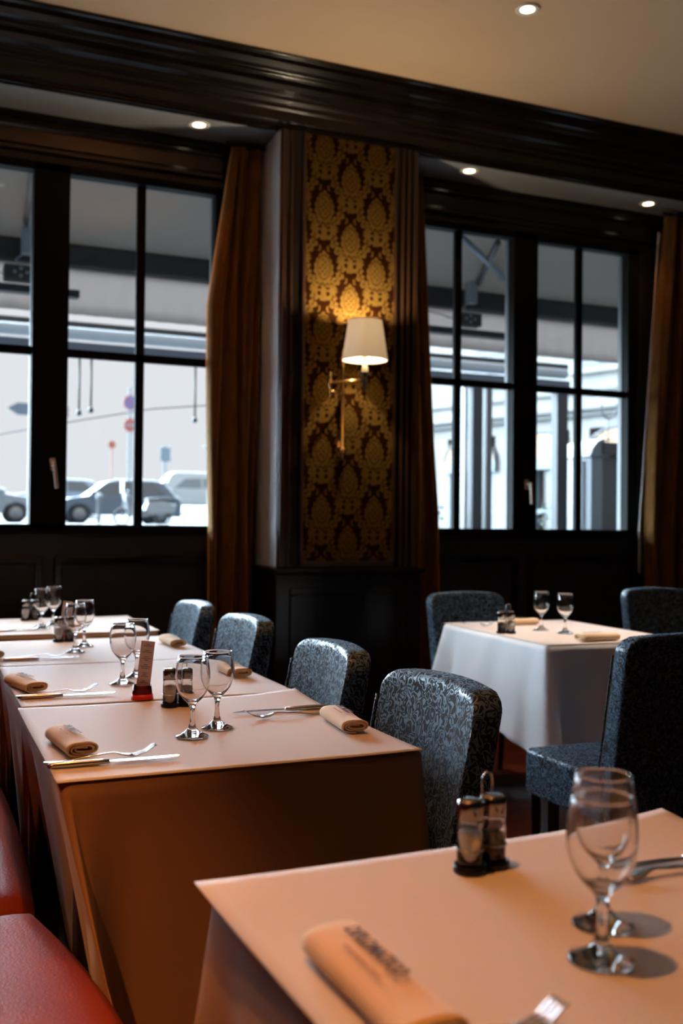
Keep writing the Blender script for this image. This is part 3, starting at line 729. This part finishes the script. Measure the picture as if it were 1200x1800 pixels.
# ------------------------------------------------------------------ cutlery
def make_fork(label):
    """length .20 along +X (tines at +X), lying on the table"""
    r = bm_()
    def zf(x):   # centreline height
        pts = [(0,.0025),(.03,.002),(.09,.009),(.125,.0115),(.15,.006),(.165,.0045),(.18,.0085),(.205,.021)]
        for (a, za), (c_, zb) in zip(pts, pts[1:]):
            if x <= c_: tt = (x-a)/(c_-a); tt = tt*tt*(3-2*tt); return za+(zb-za)*tt
        return pts[-1][1]
    def strip(wf, x0, x1, n, yo=lambda x: 0, th=.0019):
        prev = None
        for k in range(n+1):
            x = x0+(x1-x0)*k/n; w_ = wf(x); z = zf(x); y = yo(x)
            cur = [r.verts.new((x, y-w_, z-th/2)), r.verts.new((x, y+w_, z-th/2)), r.verts.new((x, y+w_*.8, z+th/2)), r.verts.new((x, y-w_*.8, z+th/2))]
            if prev:
                for q in range(4): r.faces.new((prev[q], prev[(q+1) % 4], cur[(q+1) % 4], cur[q]))
            else: r.faces.new(cur[::-1])
            prev = cur
        r.faces.new(prev)
    def wf(x):
        if x < .01: return .006+.3*x
        if x < .12: return .009-(x-.01)*.055
        if x < .15: return .003+(x-.12)*.28
        return .0115
    strip(wf, 0, .163, 26)
    for s in (-1.5, -.5, .5, 1.5): strip(lambda x: .0017-(x-.163)*.015, .16, .205, 10, lambda x, s=s: s*.0060)
    o = obj('fork', r, M_chrome, smooth=True); return tag(o, label, 'fork', 'steel forks')
def make_knife(label):
    r = thing('table_knife', label, 'knife', group='steel table knives')
    b_ = bm_(); lathe(b_, [(0,0),(.006,.002),(.0075,.010),(.0078,.05),(.0066,.09),(.0055,.11),(0,.111)], 20)
    bmesh.ops.transform(b_, matrix=Matrix.Translation((0,0,.0058)) @ Matrix.Scale(.75, 4, (0,0,1)) @ Matrix.Rotation(PI/2, 4, 'Y'), verts=b_.verts[:])
    obj('handle', b_, M_chrome, r, smooth=True)
    b_ = bm_(); out_ = [(.106,-.004),(.12,-.006),(.14,-.0095),(.19,-.0105),(.22,-.009),(.236,-.004),(.241,.003),(.235,.0055),(.20,.0062),(.12,.0055),(.106,.004)]
    A = [b_.verts.new((x, y, .0048)) for x, y in out_]; B = [b_.verts.new((x, y, .0062)) for x, y in out_]
    b_.faces.new(A[::-1]); b_.faces.new(B)
    for k in range(len(out_)): b_.faces.new((A[k], A[(k+1) % len(out_)], B[(k+1) % len(out_)], B[k]))
    obj('blade', b_, M_chrome, r)
    return r
FK = [(.216,1.884,.0,'fork at left on the front table of left row'), (.885,2.165,PI+.07,'fork at right beside napkin on the front row table'),
      (.232,2.63,.10,'fork at left on the second table of left row'), (.262,3.37,.05,'fork at left on the third table of left row'),
      (.255,4.27,.0,'fork at left on the farthest row table'), (.98,1.005,PI,'fork right of the glasses on foreground table'),
      (.325,.722,.08,'fork whose tines peek up at bottom frame edge'), (2.30,3.99,-1.4,'fork beside far napkin on the right window table')]
KN = [(.217,1.843,.0,'knife at left on the front table of left row'), (.915,2.222,PI,'knife at right on the front table of left row'),
      (.232,2.592,.0,'knife at left on the second table of left row'), (.252,3.325,.0,'knife at left on the third table of left row'),
      (.262,4.235,.0,'knife at left on the farthest row table'), (1.045,1.035,PI,'knife right of the glasses on foreground table')]
f0 = k0 = None
for x, y, rz, lab in FK:
    if f0 is None: f0 = make_fork(lab); f0.location = (x, y, .7525); f0.rotation_euler = (0, 0, rz)
    else: dup(f0, (x, y, .7525), rz, lab)
for x, y, rz, lab in KN:
    if k0 is None: k0 = make_knife(lab); k0.location = (x, y, .7525); k0.rotation_euler = (0, 0, rz)
    else: dup(k0, (x, y, .7525), rz, lab)

# ------------------------------------------------------------------ menu holders and cards
M_red = mat('red_acrylic', (.80,.03,.02), .25)
M_cup = thin_glass('clear_pinkish_acrylic', (1,.93,.92))
M_card = mat('pink_white_card', (.72,.55,.53), .7)
def menu(x, y, rz, l1, l2, first=[None]):
    if first[0] is None:
        h = thing('menu_holder', l1, 'menu holder', (x, y, .7525), rz, 'red based menu holders')
        b_ = bm_(); lathe(b_, [(0,.0),(.0265,.0),(.027,.002),(.0222,.036),(.0208,.036),(.0252,.004),(0,.003)], 36); obj('cup', b_, M_cup, h, smooth=True)
        b_ = bm_(); lathe(b_, [(0,.0002),(.0274,.0002),(.0278,.002),(.0262,.0135),(0,.0135)], 36); obj('red_base', b_, M_red, h, smooth=True)
        c = thing('menu_card', l2, 'menu card', (x, y, .7657), rz, 'narrow standing menu cards')
        T = Matrix.Rotation(.10, 4, 'Y') @ Matrix.Rotation(-.06, 4, 'X')
        b_ = bm_(); box(b_, -.017, .017, -.0006, .0006, .0015, .132, T); obj('card', b_, M_card, c)
        b_ = bm_(); rr = random.Random(5); z = .125
        for blk in (2, 2, 3, 3, 3, 2):
            for q in range(blk):
                w_ = rr.uniform(.005, .012) if q else rr.uniform(.004, .006); box(b_, -w_, w_, -.0009, -.0006, z-.0012, z, T); z -= .0042
            z -= .0075
        obj('printed_lines', b_, M_text, c)
        first[0] = (h, c)
    else:
        dup(first[0][0], (x, y, .7525), rz, l1); dup(first[0][1], (x, y, .7657), rz, l2)
menu(.523, 2.50, -.25, 'clear menu holder with red base between first two tables', 'narrow printed menu card standing in the nearer holder')
menu(.512, 3.885, -.25, 'menu holder behind condiments on the third row table', 'pale menu card standing on the third row table')

# ------------------------------------------------------------------ red leather banquette
r = thing('banquette_bench', 'red leather banquette bench along the left row of tables', 'bench', (0, 0, 0))
def cushion(y0, y1, bulge):
    b_ = bm_(); NX, NY = 22, 26; g = []
    for a in range(NX+1):
        row = []
        for c_ in range(NY+1):
            u, v = a/NX, c_/NY
            xe = .215+bulge*math.sin(PI*min(1, max(0, (1-v)*1.0)))**.8
            x = -.42+(xe+.42)*u; y = y0+(y1-y0)*v
            e = min(1, min(v, 1-v)*(y1-y0)/.035); e2 = min(1, (1-u)*(xe+.42)/.05)
            z = .475-.022*(1-math.sqrt(max(0, 1-(1-e)**2)))-.035*(1-math.sqrt(max(0, 1-(1-e2)**2)))+.010*math.sin(PI*u)*math.sin(PI*v)
            row.append(b_.verts.new((x, y, z)))
        g.append(row)
    for a in range(NX):
        for c_ in range(NY): b_.faces.new((g[a][c_], g[a+1][c_], g[a+1][c_+1], g[a][c_+1]))
    # skirt down
    edge = [g[a][0] for a in range(NX+1)]+[g[NX][c_] for c_ in range(1, NY+1)]+[g[a][NY] for a in range(NX-1, -1, -1)]+[g[0][c_] for c_ in range(NY-1, 0, -1)]
    low = [b_.verts.new((v.co.x, v.co.y, .34)) for v in edge]; n = len(edge)
    for k in range(n): b_.faces.new((edge[k], edge[(k+1) % n], low[(k+1) % n], low[k]))
    b_.faces.new(low[::-1])
    return obj('seat_cushion', b_, M_leather, r, smooth=True)
cushion(.75, 1.965, .085); cushion(1.972, 3.18, .02); cushion(3.187, 4.60, .01); cushion(-.5, .743, .05)
b_ = bm_(); box(b_, -.44, .16, -.5, 4.6, 0, .34); obj('bench_base', b_, M_legs, r, bevel=.01)
b_ = bm_(); box(b_, -.58, -.43, -.5, 4.6, 0, 1.25); obj('backrest', b_, M_leather, r, smooth=True, bevel=.05, seg=5)  # unseen height raised to block low window light from bench and cloths

# ------------------------------------------------------------------ outside: street level is higher than the restaurant floor
def gz(y):
    pts = [(5.6, 1.06), (12, 1.10), (30, 1.17), (36, 1.22), (46, 1.80), (75, 3.0)]
    for (a, za), (c_, zb) in zip(pts, pts[1:]):
        if y <= c_: return za+(zb-za)*(y-a)/(c_-a)
    return pts[-1][1]
M_street = noise_mix(mat('pale_street_paving', (.10,.105,.11), .8), (.085,.09,.098), (.115,.12,.125), .8, 5)
b_ = bm_(); rows = []
for y in (5.63, 12, 30, 36, 46, 75): rows.append([b_.verts.new((x, y, gz(y))) for x in (-60, 70)])
for k in range(5): b_.faces.new((rows[k][0], rows[k][1], rows[k+1][1], rows[k+1][0]))
o = struct('street_ground', b_, M_street, solid=.05)
b_ = bm_(); box(b_, -20, 9.3, 31.0, 31.25, 1.10, 1.215); tag(obj('street_curb', b_, mat('white_stone_curb', (.17,.17,.175), .7)), 'long white stone curb in front of the parked cars', 'curb')
# awning over the terrace
aw = thing('awning', 'grey canvas awning with hanging valance outside both windows', 'awning', (0, 0, 0))
b_ = bm_(); g = []
for a in range(61):
    x = -5+15*a/60; g.append([b_.verts.new((x, 5.66+(7.2-5.66)*v/8, 3.62-(3.62-3.16)*v/8-.02*math.sin(PI*v/8))) for v in range(9)])
for a in range(60):
    for v in range(8): b_.faces.new((g[a][v], g[a+1][v], g[a+1][v+1], g[a][v+1]))
obj('canopy', b_, M_awning, aw, smooth=True, solid=.003)
b_ = bm_(); g = []
for a in range(301):
    x = -5+15*a/300; g.append([b_.verts.new((x, 7.22+.008*math.sin(x*40)*v/4, 3.02-(3.02-2.675)*v/4)) for v in range(5)])
for a in range(300):
    for v in range(4): b_.faces.new((g[a][v], g[a+1][v], g[a+1][v+1], g[a][v+1]))
obj('valance', b_, fabric_translucent('pale_valance_canvas', (.20,.18,.175), (.33,.29,.275), .5), aw, smooth=True, solid=.002)
b_ = bm_(); box(b_, -5, 10, 7.17, 7.27, 3.0, 3.17); obj('front_bar', b_, mat('dark_awning_bar', (.008,.01,.013), .6), aw, bevel=.02)
M_alu = mat('pale_aluminium', (.16,.18,.2), .5, .2); M_dgrey = mat('dark_grey_metal', (.015,.015,.017), .6)
for pa, pb, rr_, mt in (((.56,5.78,3.2),(.64,7.02,3.22),.022,M_dgrey), ((.60,5.78,3.24),(.67,7.02,3.2),.016,M_alu), ((3.72,6.0,3.20),(4.2,7.08,3.2),.026,M_dgrey), ((3.28,5.78,3.15),(4.55,7.12,3.23),.022,mat('blue_grey_arm', (.05,.065,.09), .5))):
    b_ = bm_(); tube(b_, [pa, pb], rr_, 8); obj('folding_arm', b_, mt, aw, smooth=True)
for lab, x, tilt in (('grey terrace heater bar hanging outside the left window', .28, 0), ('grey terrace heater bar hanging outside the right window', 3.76, .02)):
    h = thing('terrace_heater', lab, 'heater', (x, 7.05, 2.785), 0, 'terrace heater bars')
    b_ = bm_(); box(b_, -.1, .72, -.04, .04, -.035, .02); obj('heater_bar', b_, M_dgrey, h, bevel=.006)
    b_ = bm_(); box(b_, .22, .44, -.05, .05, .045, .15); obj('control_box', b_, M_dgrey, h, bevel=.01)
    b_ = bm_()
    for q in range(4): lathe(b_, [(0,0),(.014,0),(.014,.004),(0,.004)], 10, (0, 0, 0))
    b_.free(); b_ = bm_()
    for dx_, dz_ in ((.29,.1),(.33,.125),(.37,.1),(.33,.075)): box(b_, dx_-.01, dx_+.01, -.056, -.05, dz_-.01, dz_+.01)
    obj('knob', b_, M_alu, h)
    b_ = bm_(); tube(b_, [(.33,0,.15),(.30,.02,.20),(.37,.03,.26)], .008, 6); tube(b_, [(.22,0,.09),(.10,.02,.13),(-.15,.0,.15)], .006, 6)
    box(b_, .335, .41, -.02, .05, .24, .43); obj('mounting', b_, M_alu, h, bevel=.004)
# second terrace canopy beyond
tcn_ = thing('terrace_canopy', 'grey terrace frame with twin tube beam and dark posts', 'terrace frame', (0, 0, 0))
b_ = bm_(); tube(b_, [(-6, 9, 2.875), (6.45, 9, 2.875)], .055, 16); obj('beam_tube', b_, mat('pale_grey_tube', (.24,.27,.30), .5), tcn_, smooth=True)
b_ = bm_(); box(b_, -6, 6.5, 9.02, 9.10, 2.93, 2.985); obj('top_rail', b_, M_dgrey, tcn_)
b_ = bm_(); box(b_, -6, 6.5, 8.98, 9.12, 2.68, 2.80); obj('lower_beam', b_, mat('blue_grey_beam', (.035,.045,.065), .6), tcn_, bevel=.01)
for x, c_ in ((5.36, .06), (6.42, .07), (-1.5, .06)):
    b_ = bm_(); box(b_, x-c_, x+c_, 9.0, 9.12, 1.06, 2.70); obj('post', b_, mat('dark_grey_post', (.010,.011,.014), .7), tcn_, bevel=.008)
b_ = bm_(); box(b_, 5.46, 5.53, 9.0, 9.1, 1.06, 2.7); box(b_, 5.2, 5.23, 9.0, 9.1, 1.06, 2.7); obj('glazing_frame', b_, mat('mid_grey_frame', (.05,.052,.057), .5), tcn_)
# hanging rod lamps
M_rod = mat('grey_rod', (.025,.025,.03), .6)
rl = None
for x, z1, lab in ((1.283, 2.17, 'thin hanging terrace lamp nearest the left window handle'), (1.385, 2.20, 'second thin hanging terrace lamp with bulb'), (2.325, 2.16, 'thin hanging terrace lamp beside the left curtain')):
    q = thing('rod_lamp', lab, 'outdoor lamp', (x, 8.95, 2.68), 0, 'thin rod lamps outside')
    b_ = bm_(); tube(b_, [(0,0,0), (0,0,z1-2.68)], .010, 8); obj('rod', b_, M_rod, q, smooth=True)
    b_ = bm_(); lathe(b_, [(0,-.03),(.02,-.02),(.025,0),(.012,.03),(0,.032)], 12, (0,0,z1-2.68)); obj('bulb', b_, M_rod, q, smooth=True)
b_ = bm_(); tube(b_, [(.4, 10.2, 1.98), (1.2, 9.6, 2.13), (2.0, 9.3, 2.28), (2.5, 9.2, 2.33)], .006, 6); tag(obj('overhead_cable', b_, M_rod), 'thin sagging cable crossing the left window view', 'cable')

# cars
def car(label, x, y, body, L=4.1, Hh=1.48, flip=1, van=False, rz=0, D=1.72):
    r = thing('car', label, 'car', (x, y, gz(y)), rz, 'cars parked in the street')
    r.scale = (flip, 1, 1)
    k = L/4.1; P_ = lambda pts: [(px*k, pz_*Hh/1.48) for px, pz_ in pts]
    bp = [(-2.02,.30),(-2.05,.55),(-1.98,.72),(-1.55,.84),(-1.05,.92),(1.75,.96),(1.98,.88),(2.03,.6),(2.0,.30)]
    arch = lambda cx_: [(cx_+.37*math.cos(a), .30+.34*math.sin(a)) for a in [PI*q/8 for q in range(0, 9)]]
    low = [(2.0,.24)]+arch(1.28)+arch(-1.28)+[(-2.0,.24)]
    pts = P_(bp)+P_([low[0]]+low[1:10]+low[10:19]+[low[-1]])
    b_ = bm_(); prism(b_, pts, 'y', -D/2, D/2); obj('body', b_, body, r, bevel=.05, seg=3)
    roof = [(-1.05,.90),(-.42,1.38),(-.1,1.46),(1.1,1.46),(1.45,1.40),(1.85,.94)] if not van else [(-1.35,.90),(-.95,1.55),(-.7,1.62),(1.7,1.62),(1.85,1.5),(1.92,.94)]
    def cab(pts, d0, d1):
        b_ = bm_(); A = [b_.verts.new((p[0]*k, -(d0+(d1-d0)*(p[1]-.9)/.56), p[1]*Hh/1.48)) for p in pts]; B = [b_.verts.new((p[0]*k, (d0+(d1-d0)*(p[1]-.9)/.56), p[1]*Hh/1.48)) for p in pts]
        b_.faces.new(A); b_.faces.new(B[::-1])
        for q in range(len(pts)): b_.faces.new((A[q], B[q], B[(q+1) % len(pts)], A[(q+1) % len(pts)]))
        return b_
    obj('cabin', cab(roof, D/2-.03, D/2-.2), body, r, bevel=.04, seg=3)
    gl = [(-.85,.97),(-.36,1.34),(.35,1.38),(.35,.97)], [(.42,.97),(.42,1.38),(1.1,1.38),(1.5,.98)]
    for g_ in gl:
        obj('side_window', cab(g_, D/2-.02, D/2-.19), mat('car_window_glass', (.06,.07,.08), .15), r)
    for sx_ in (-1.28, 1.28):
        for sy in (-1, 1):
            b_ = bm_(); lathe(b_, [(0,-.09),(.29,-.09),(.31,-.06),(.31,.06),(.29,.09),(0,.09)], 28)
            bmesh.ops.transform(b_, matrix=Matrix.Translation((sx_*k, sy*(D/2-.09), .31)) @ Matrix.Rotation(PI/2, 4, 'X'), verts=b_.verts[:])
            wl = obj('wheel', b_, mat('tyre', (.015,.015,.018), .8), r, smooth=True)
            b_ = bm_(); lathe(b_, [(0,-.10),(.20,-.10),(.21,-.085),(.21,.085),(.20,.10),(0,.10)], 20)
            bmesh.ops.transform(b_, matrix=Matrix.Translation((sx_*k, sy*(D/2-.09), .31)) @ Matrix.Rotation(PI/2, 4, 'X'), verts=b_.verts[:])
            obj('hubcap', b_, mat('hub_silver', (.16,.17,.18), .4, .4), wl, smooth=True)
    b_ = bm_(); box(b_, -.95*k, -.78*k, -D/2-.14, -D/2+.02, .94, 1.06); obj('wing_mirror', b_, body, r, bevel=.03)
    b_ = bm_(); box(b_, -2.03*k, -1.9*k, -D/2+.04, -D/2+.4, .60, .74); box(b_, -2.03*k, -1.9*k, D/2-.4, D/2-.04, .60, .74); obj('headlamp', b_, M_chrome, r, bevel=.02)
    return r
car('dark grey parked hatchback seen through the left window', 6.0, 33.3, mat('dark_grey_car_paint', (0.077,0.099,0.132), .35))
car('silver car at left frame edge seen through left window', 1.45, 33.0, mat('silver_car_paint', (0.192,0.216,0.248), .35), L=4.2, flip=-1)
car('white van farther up the street beyond the scooter', 11.6, 45.5, mat('white_van_paint', (0.272,0.288,0.304), .4), L=4.4, Hh=1.7, van=True)
car('pale car half hidden behind the dark hatchback', 4.9, 40.5, mat('pale_blue_car_paint', (0.176,0.220,0.286), .4), L=3.9)
# scooter
sc_ = thing('motor_scooter', 'pale parked motor scooter in front of the dark hatchback', 'scooter', (6.05, 29.2, gz(29.2)), .1)
b_ = bm_()
for x in (-.62, .62): 
    ring = [(x+.22*math.cos(2*PI*k/24), 0, .24+.22*math.sin(2*PI*k/24)) for k in range(24)]
    tube(b_, ring, .045, 8, closed=True)
obj('wheel', b_, mat('scooter_tyre', (.02,.02,.024), .8), sc_, smooth=True)
b_ = bm_(); prism(b_, [(.15,.30),(.95,.38),(1.0,.62),(.55,.74),(.12,.70),(.0,.42),(-.28,.36),(-.36,.80),(-.48,.95),(-.58,.9),(-.48,.30),(-.1,.22)], 'y', -.15, .15)
obj('body', b_, mat('pale_scooter_paint', (0.240,0.256,0.280), .4), sc_, bevel=.05, seg=3)
b_ = bm_(); prism(b_, [(.08,.72),(.55,.76),(.95,.72),(.9,.82),(.5,.84),(.12,.80)], 'y', -.14, .14); obj('seat', b_, M_dgrey, sc_, bevel=.03)
b_ = bm_(); tube(b_, [(-.62,0,.24),(-.50,0,.98)], .03, 8); tube(b_, [(-.5,-.3,1.0),(-.5,.3,1.0)], .02, 8); box(b_, -.62, -.54, -.15, .15, .95, 1.3); obj('handlebar', b_, mat('scooter_metal', (.09,.095,.1), .4), sc_, smooth=False)
# signs
M_post = mat('pale_blue_post', (.10,.13,.15), .6); M_signblue = mat('sign_blue', (.09,.10,.26), .5); M_signred = mat('sign_red', (.28,.045,.045), .5); M_white = mat('sign_white', (.2,.2,.2), .5)
def disc(bm, r, th, x, y, z): 
    n0_ = len(bm.verts); lathe(bm, [(0,0),(r,0),(r,th),(0,th)], 28); bm.verts.ensure_lookup_table()
    bmesh.ops.transform(bm, matrix=Matrix.Translation((x, y, z)) @ Matrix.Rotation(PI/2, 4, 'X'), verts=bm.verts[n0_:])
q = thing('sign_post', 'round blue and red road signs on post behind dark car', 'road sign', (8.6, 44.5, gz(44.5)))
b_ = bm_(); tube(b_, [(0,0,0),(0,0,5.6)], .07, 8); obj('post', b_, M_post, q)
b_ = bm_(); disc(b_, .33, .03, 0, -.10, 4.9); sp = obj('no_stopping_sign', b_, M_signred, q)
b_ = bm_(); disc(b_, .26, .03, 0, -.14, 4.9); obj('blue_disc', b_, M_signblue, sp)
b_ = bm_(); box(b_, -.3, .3, -.19, -.175, -.035, .035, Matrix.Translation((0,0,4.9)) @ Matrix.Rotation(.78, 4, 'Y')); obj('red_slash', b_, M_signred, sp)
b_ = bm_(); disc(b_, .30, .03, 0, -.10, 3.9); ne = obj('no_entry_sign', b_, M_signred, q)
b_ = bm_(); box(b_, -.2, .2, -.17, -.14, 3.85, 3.95); obj('white_bar', b_, M_white, ne)
b_ = bm_(); disc(b_, .17, .03, -.8, -.1, 3.0); tube(b_, [(-.8,0,0),(-.8,0,3.0)], .03, 6); obj('small_orange_sign', b_, mat('sign_orange', (.28,.07,.04), .5), q)
q = thing('sign_post', 'pole with small blue-grey sign right of the scooter', 'road sign', (8.6, 37.5, gz(37.5)))
b_ = bm_(); tube(b_, [(0,0,0),(0,0,2.9)], .06, 8); obj('post', b_, M_post, q)
b_ = bm_(); box(b_, -.2, .2, -.1, -.07, 2.3, 2.85); obj('panel', b_, mat('grey_blue_panel', (.09,.125,.16), .5), q, bevel=.02)
q = thing('direction_sign', 'arrow shaped grey-blue direction sign at upper left of cars', 'direction sign', (4.1, 38, gz(38)))
b_ = bm_(); tube(b_, [(0,0,0),(0,0,4.6)], .06, 8); obj('post', b_, M_post, q)
b_ = bm_(); prism(b_, [(-1.2,4.05),(-.85,3.82),(.95,3.80),(.95,4.22),(-.85,4.26)], 'y', -.08, -.04); obj('arrow_panel', b_, mat('grey_blue_arrow', (.09,.115,.15), .5), q)
q = thing('bollard', 'pale metal bollard standing before the dark hatchback', 'bollard', (4.75, 29.0, gz(29)))
b_ = bm_(); lathe(b_, [(.06,0),(.06,.72),(.08,.74),(.08,.84),(.05,.9),(0,.92)], 16); obj('post', b_, mat('bollard_grey', (.12,.13,.14), .5), q, smooth=True)

# shop building across the side street: arcade with orange fanlights
e = Vector((-.30, .954, 0)).normalized(); P0 = Vector((13.9, 18.0, 0))
fm = Matrix(((e.x, e.y, 0, P0.x), (e.y, -e.x, 0, P0.y), (0, 0, 1, 0), (0, 0, 0, 1)))    # local x along facade, local y = away from street
fb = thing('shop_building', 'pale stone building with orange arched shop fronts outside right window', 'building', (0, 0, 0))
fb.matrix_world = fm
def fpart(name, b_, m, parent=None, **kw):
    return obj(name, b_, m, parent or fb, **kw)
M_stone = noise_mix(mat('pale_stone', (.19,.185,.175), .8), (.17,.168,.16), (.21,.205,.195), 1.2)
arches = [(8.3, .95), (6.1, .95), (3.9, .95), (1.65, .9), (-.45, .95), (-2.7, .95)][::-1]
b_ = bm_(); box(b_, -9, 16, .5, 7, 1.0, 12)
xs_ = [-9]
for c_, h_ in arches: xs_ += [c_-h_*.85, c_+h_*.85]
xs_.append(16)
for k in range(0, len(xs_), 2): box(b_, xs_[k], xs_[k+1], 0, .5, 1.0, 3.46)
box(b_, -9, 16, 0, .5, 3.46, 12)
fpart('wall', b_, M_stone)
b_ = bm_(); box(b_, -9, 16, -.12, 0, 3.72, 3.84); box(b_, -9, 16, -.22, 0, 3.84, 3.90); box(b_, -9, 16, -.08, 0, 4.25, 4.32); fpart('cornice', b_, mat('grey_cornice', (.11,.11,.11), .8), bevel=.01)
M_or = mat('orange_fanlight', (.30,.17,.09), .6); M_lb = mat('light_blue_frame', (.14,.175,.2), .6); M_gl = mat('shop_glass', (.07,.055,.05), .3)
for c_, h_ in arches:
    w_ = h_*.85
    b_ = bm_(); prism(b_, [(c_-w_, 2.85)]+[(c_-w_*math.cos(PI*q_/16), 2.85+.55*math.sin(PI*q_/16)) for q_ in range(1, 16)]+[(c_+w_, 2.85)], 'y', -.08, .2); ar = fpart('arched_fanlight', b_, M_or)
    b_ = bm_(); pts_ = [(c_-(w_+.04)*math.cos(PI*q_/16), -.06, 2.85+.59*math.sin(PI*q_/16)) for q_ in range(17)]; tube(b_, pts_, .045, 6); obj('arch_rim', b_, mat('grey_arch_rim', (.07,.08,.09), .6), ar)
    b_ = bm_(); box(b_, c_-w_-.05, c_+w_+.05, -.1, .1, 2.58, 2.85); fpart('lintel', b_, M_lb)
    b_ = bm_(); box(b_, c_-w_, c_+w_, .2, .3, 1.0, 2.58); fpart('shop_window', b_, M_gl)
    b_ = bm_()
    for xx in (c_-w_+.05, c_-.25, c_+.3, c_+w_-.05): box(b_, xx-.05, xx+.05, .0, .22, 1.0, 2.58)
    box(b_, c_-w_, c_+w_, .05, .2, 1.55, 1.65); fpart('shop_door_frame', b_, M_lb)
for c_ in (-2.9, .2, 3.2, 6.2, 9.2):
    for z in (4.8, 7.6):
        b_ = bm_(); box(b_, c_-.55, c_+.55, -.04, .05, z, z+1.7); wn = fpart('upper_window', b_, mat('grey_blue_shutter', (.09,.10,.115), .6))
        b_ = bm_()
        for q_ in range(14): box(b_, c_-.5, c_+.5, -.06, -.04, z+.08+q_*.115, z+.12+q_*.115)
        obj('louvre', b_, mat('pale_louvre', (.14,.145,.155), .6), wn)
        b_ = bm_(); box(b_, c_-.7, c_+.7, -.14, 0, z-.12, z); obj('sill', b_, M_stone, wn)
# kiosk-like cabinet near the right window
kq = thing('terrace_cabinet', 'dark grey cabinet with curved hood outside the right window', 'cabinet', (6.90, 9.0, 1.07), 0)
b_ = bm_(); box(b_, -.13, .42, -.2, .3, 0, .92); obj('body', b_, mat('dark_blue_grey_panel', (.011,.015,.019), .5), kq, bevel=.006)
b_ = bm_(); box(b_, -.27, -.12, -.22, .3, 0, .90); box(b_, -.29, -.25, -.1, .3, 0, .86); obj('side_post', b_, mat('mid_grey_post', (.07,.08,.095), .5), kq, bevel=.006)
b_ = bm_(); prism(b_, [(-.30,.90),(-.26,1.0),(-.20,1.07),(-.12,1.10),(-.06,1.0),(-.04,.90)], 'y', -.24, .3); obj('hood_end', b_, mat('grey_hood', (.06,.07,.085), .5), kq, bevel=.006)
b_ = bm_(); box(b_, -.14, .42, -.26, .3, .92, 1.06); obj('hood', b_, mat('dark_hood', (.006,.006,.008), .5), kq, bevel=.006)
b_ = bm_(); tube(b_, [(.12,0,1.06),(.13,0,1.36)], .008, 6); tube(b_, [(.13+.10*math.cos(a), 0, 1.46+.11*math.sin(a)-.0) for a in [PI*1.0+PI*q_/10 for q_ in range(11)]], .008, 6); tube(b_, [(.03,0,1.46),(.03,0,1.52)], .008, 6); tube(b_, [(.23,0,1.46),(.23,0,1.53)], .008, 6)
tube(b_, [(.02+.05*math.cos(a), 0, 1.14+.05*math.sin(a)) for a in [PI*.3+PI*q_/8 for q_ in range(9)]], .008, 6); tube(b_, [(.0,0,1.1),(.2,0,1.12)], .008, 6)
obj('iron_scroll', b_, M_rod, kq, smooth=True)
# shrubs in planters
M_leaf = noise_mix(mat('pale_green_leaf', (.08,.1,.07), .6), (.035,.06,.035), (.15,.17,.15), 12)
for lab, x, y, h_ in (('leafy shrub low in the left panes of right window', 5.05, 9.6, .34), ('leafy shrub behind terrace post in right window', 5.75, 9.7, .42), ('leafy shrub beside the grey terrace cabinet', 6.72, 9.5, .38)):
    q = thing('planter_shrub', lab, 'shrub', (x, y, 1.07), 0, 'shrubs outside the right window')
    b_ = bm_(); box(b_, -.22, .22, -.15, .15, 0, .06); obj('planter', b_, M_dgrey, q, bevel=.01)
    b_ = bm_(); rr = random.Random(int(x*10))
    for k in range(220):
        p = Vector((rr.gauss(0, .11), rr.gauss(0, .09), .06+rr.random()*h_)); s = rr.uniform(.02, .045)
        mm = Matrix.Translation(p) @ Matrix.Rotation(rr.uniform(0, 6.3), 4, 'Z') @ Matrix.Rotation(rr.uniform(-1, 1), 4, 'X')
        vs = [b_.verts.new(mm @ Vector(v)) for v in ((0,-s*.3,0),(s*.6,0,.006),(0,s,0),(-s*.6,0,.006))]; b_.faces.new(vs)
    fo = obj('foliage', b_, M_leaf, q)
    b_ = bm_(); 
    for k in range(5): tube(b_, [(0,0,.05),(rr.gauss(0,.06), rr.gauss(0,.05), .06+h_*.8)], .004, 5)
    obj('stems', b_, mat('stem_brown', (.15,.10,.06), .8), q)
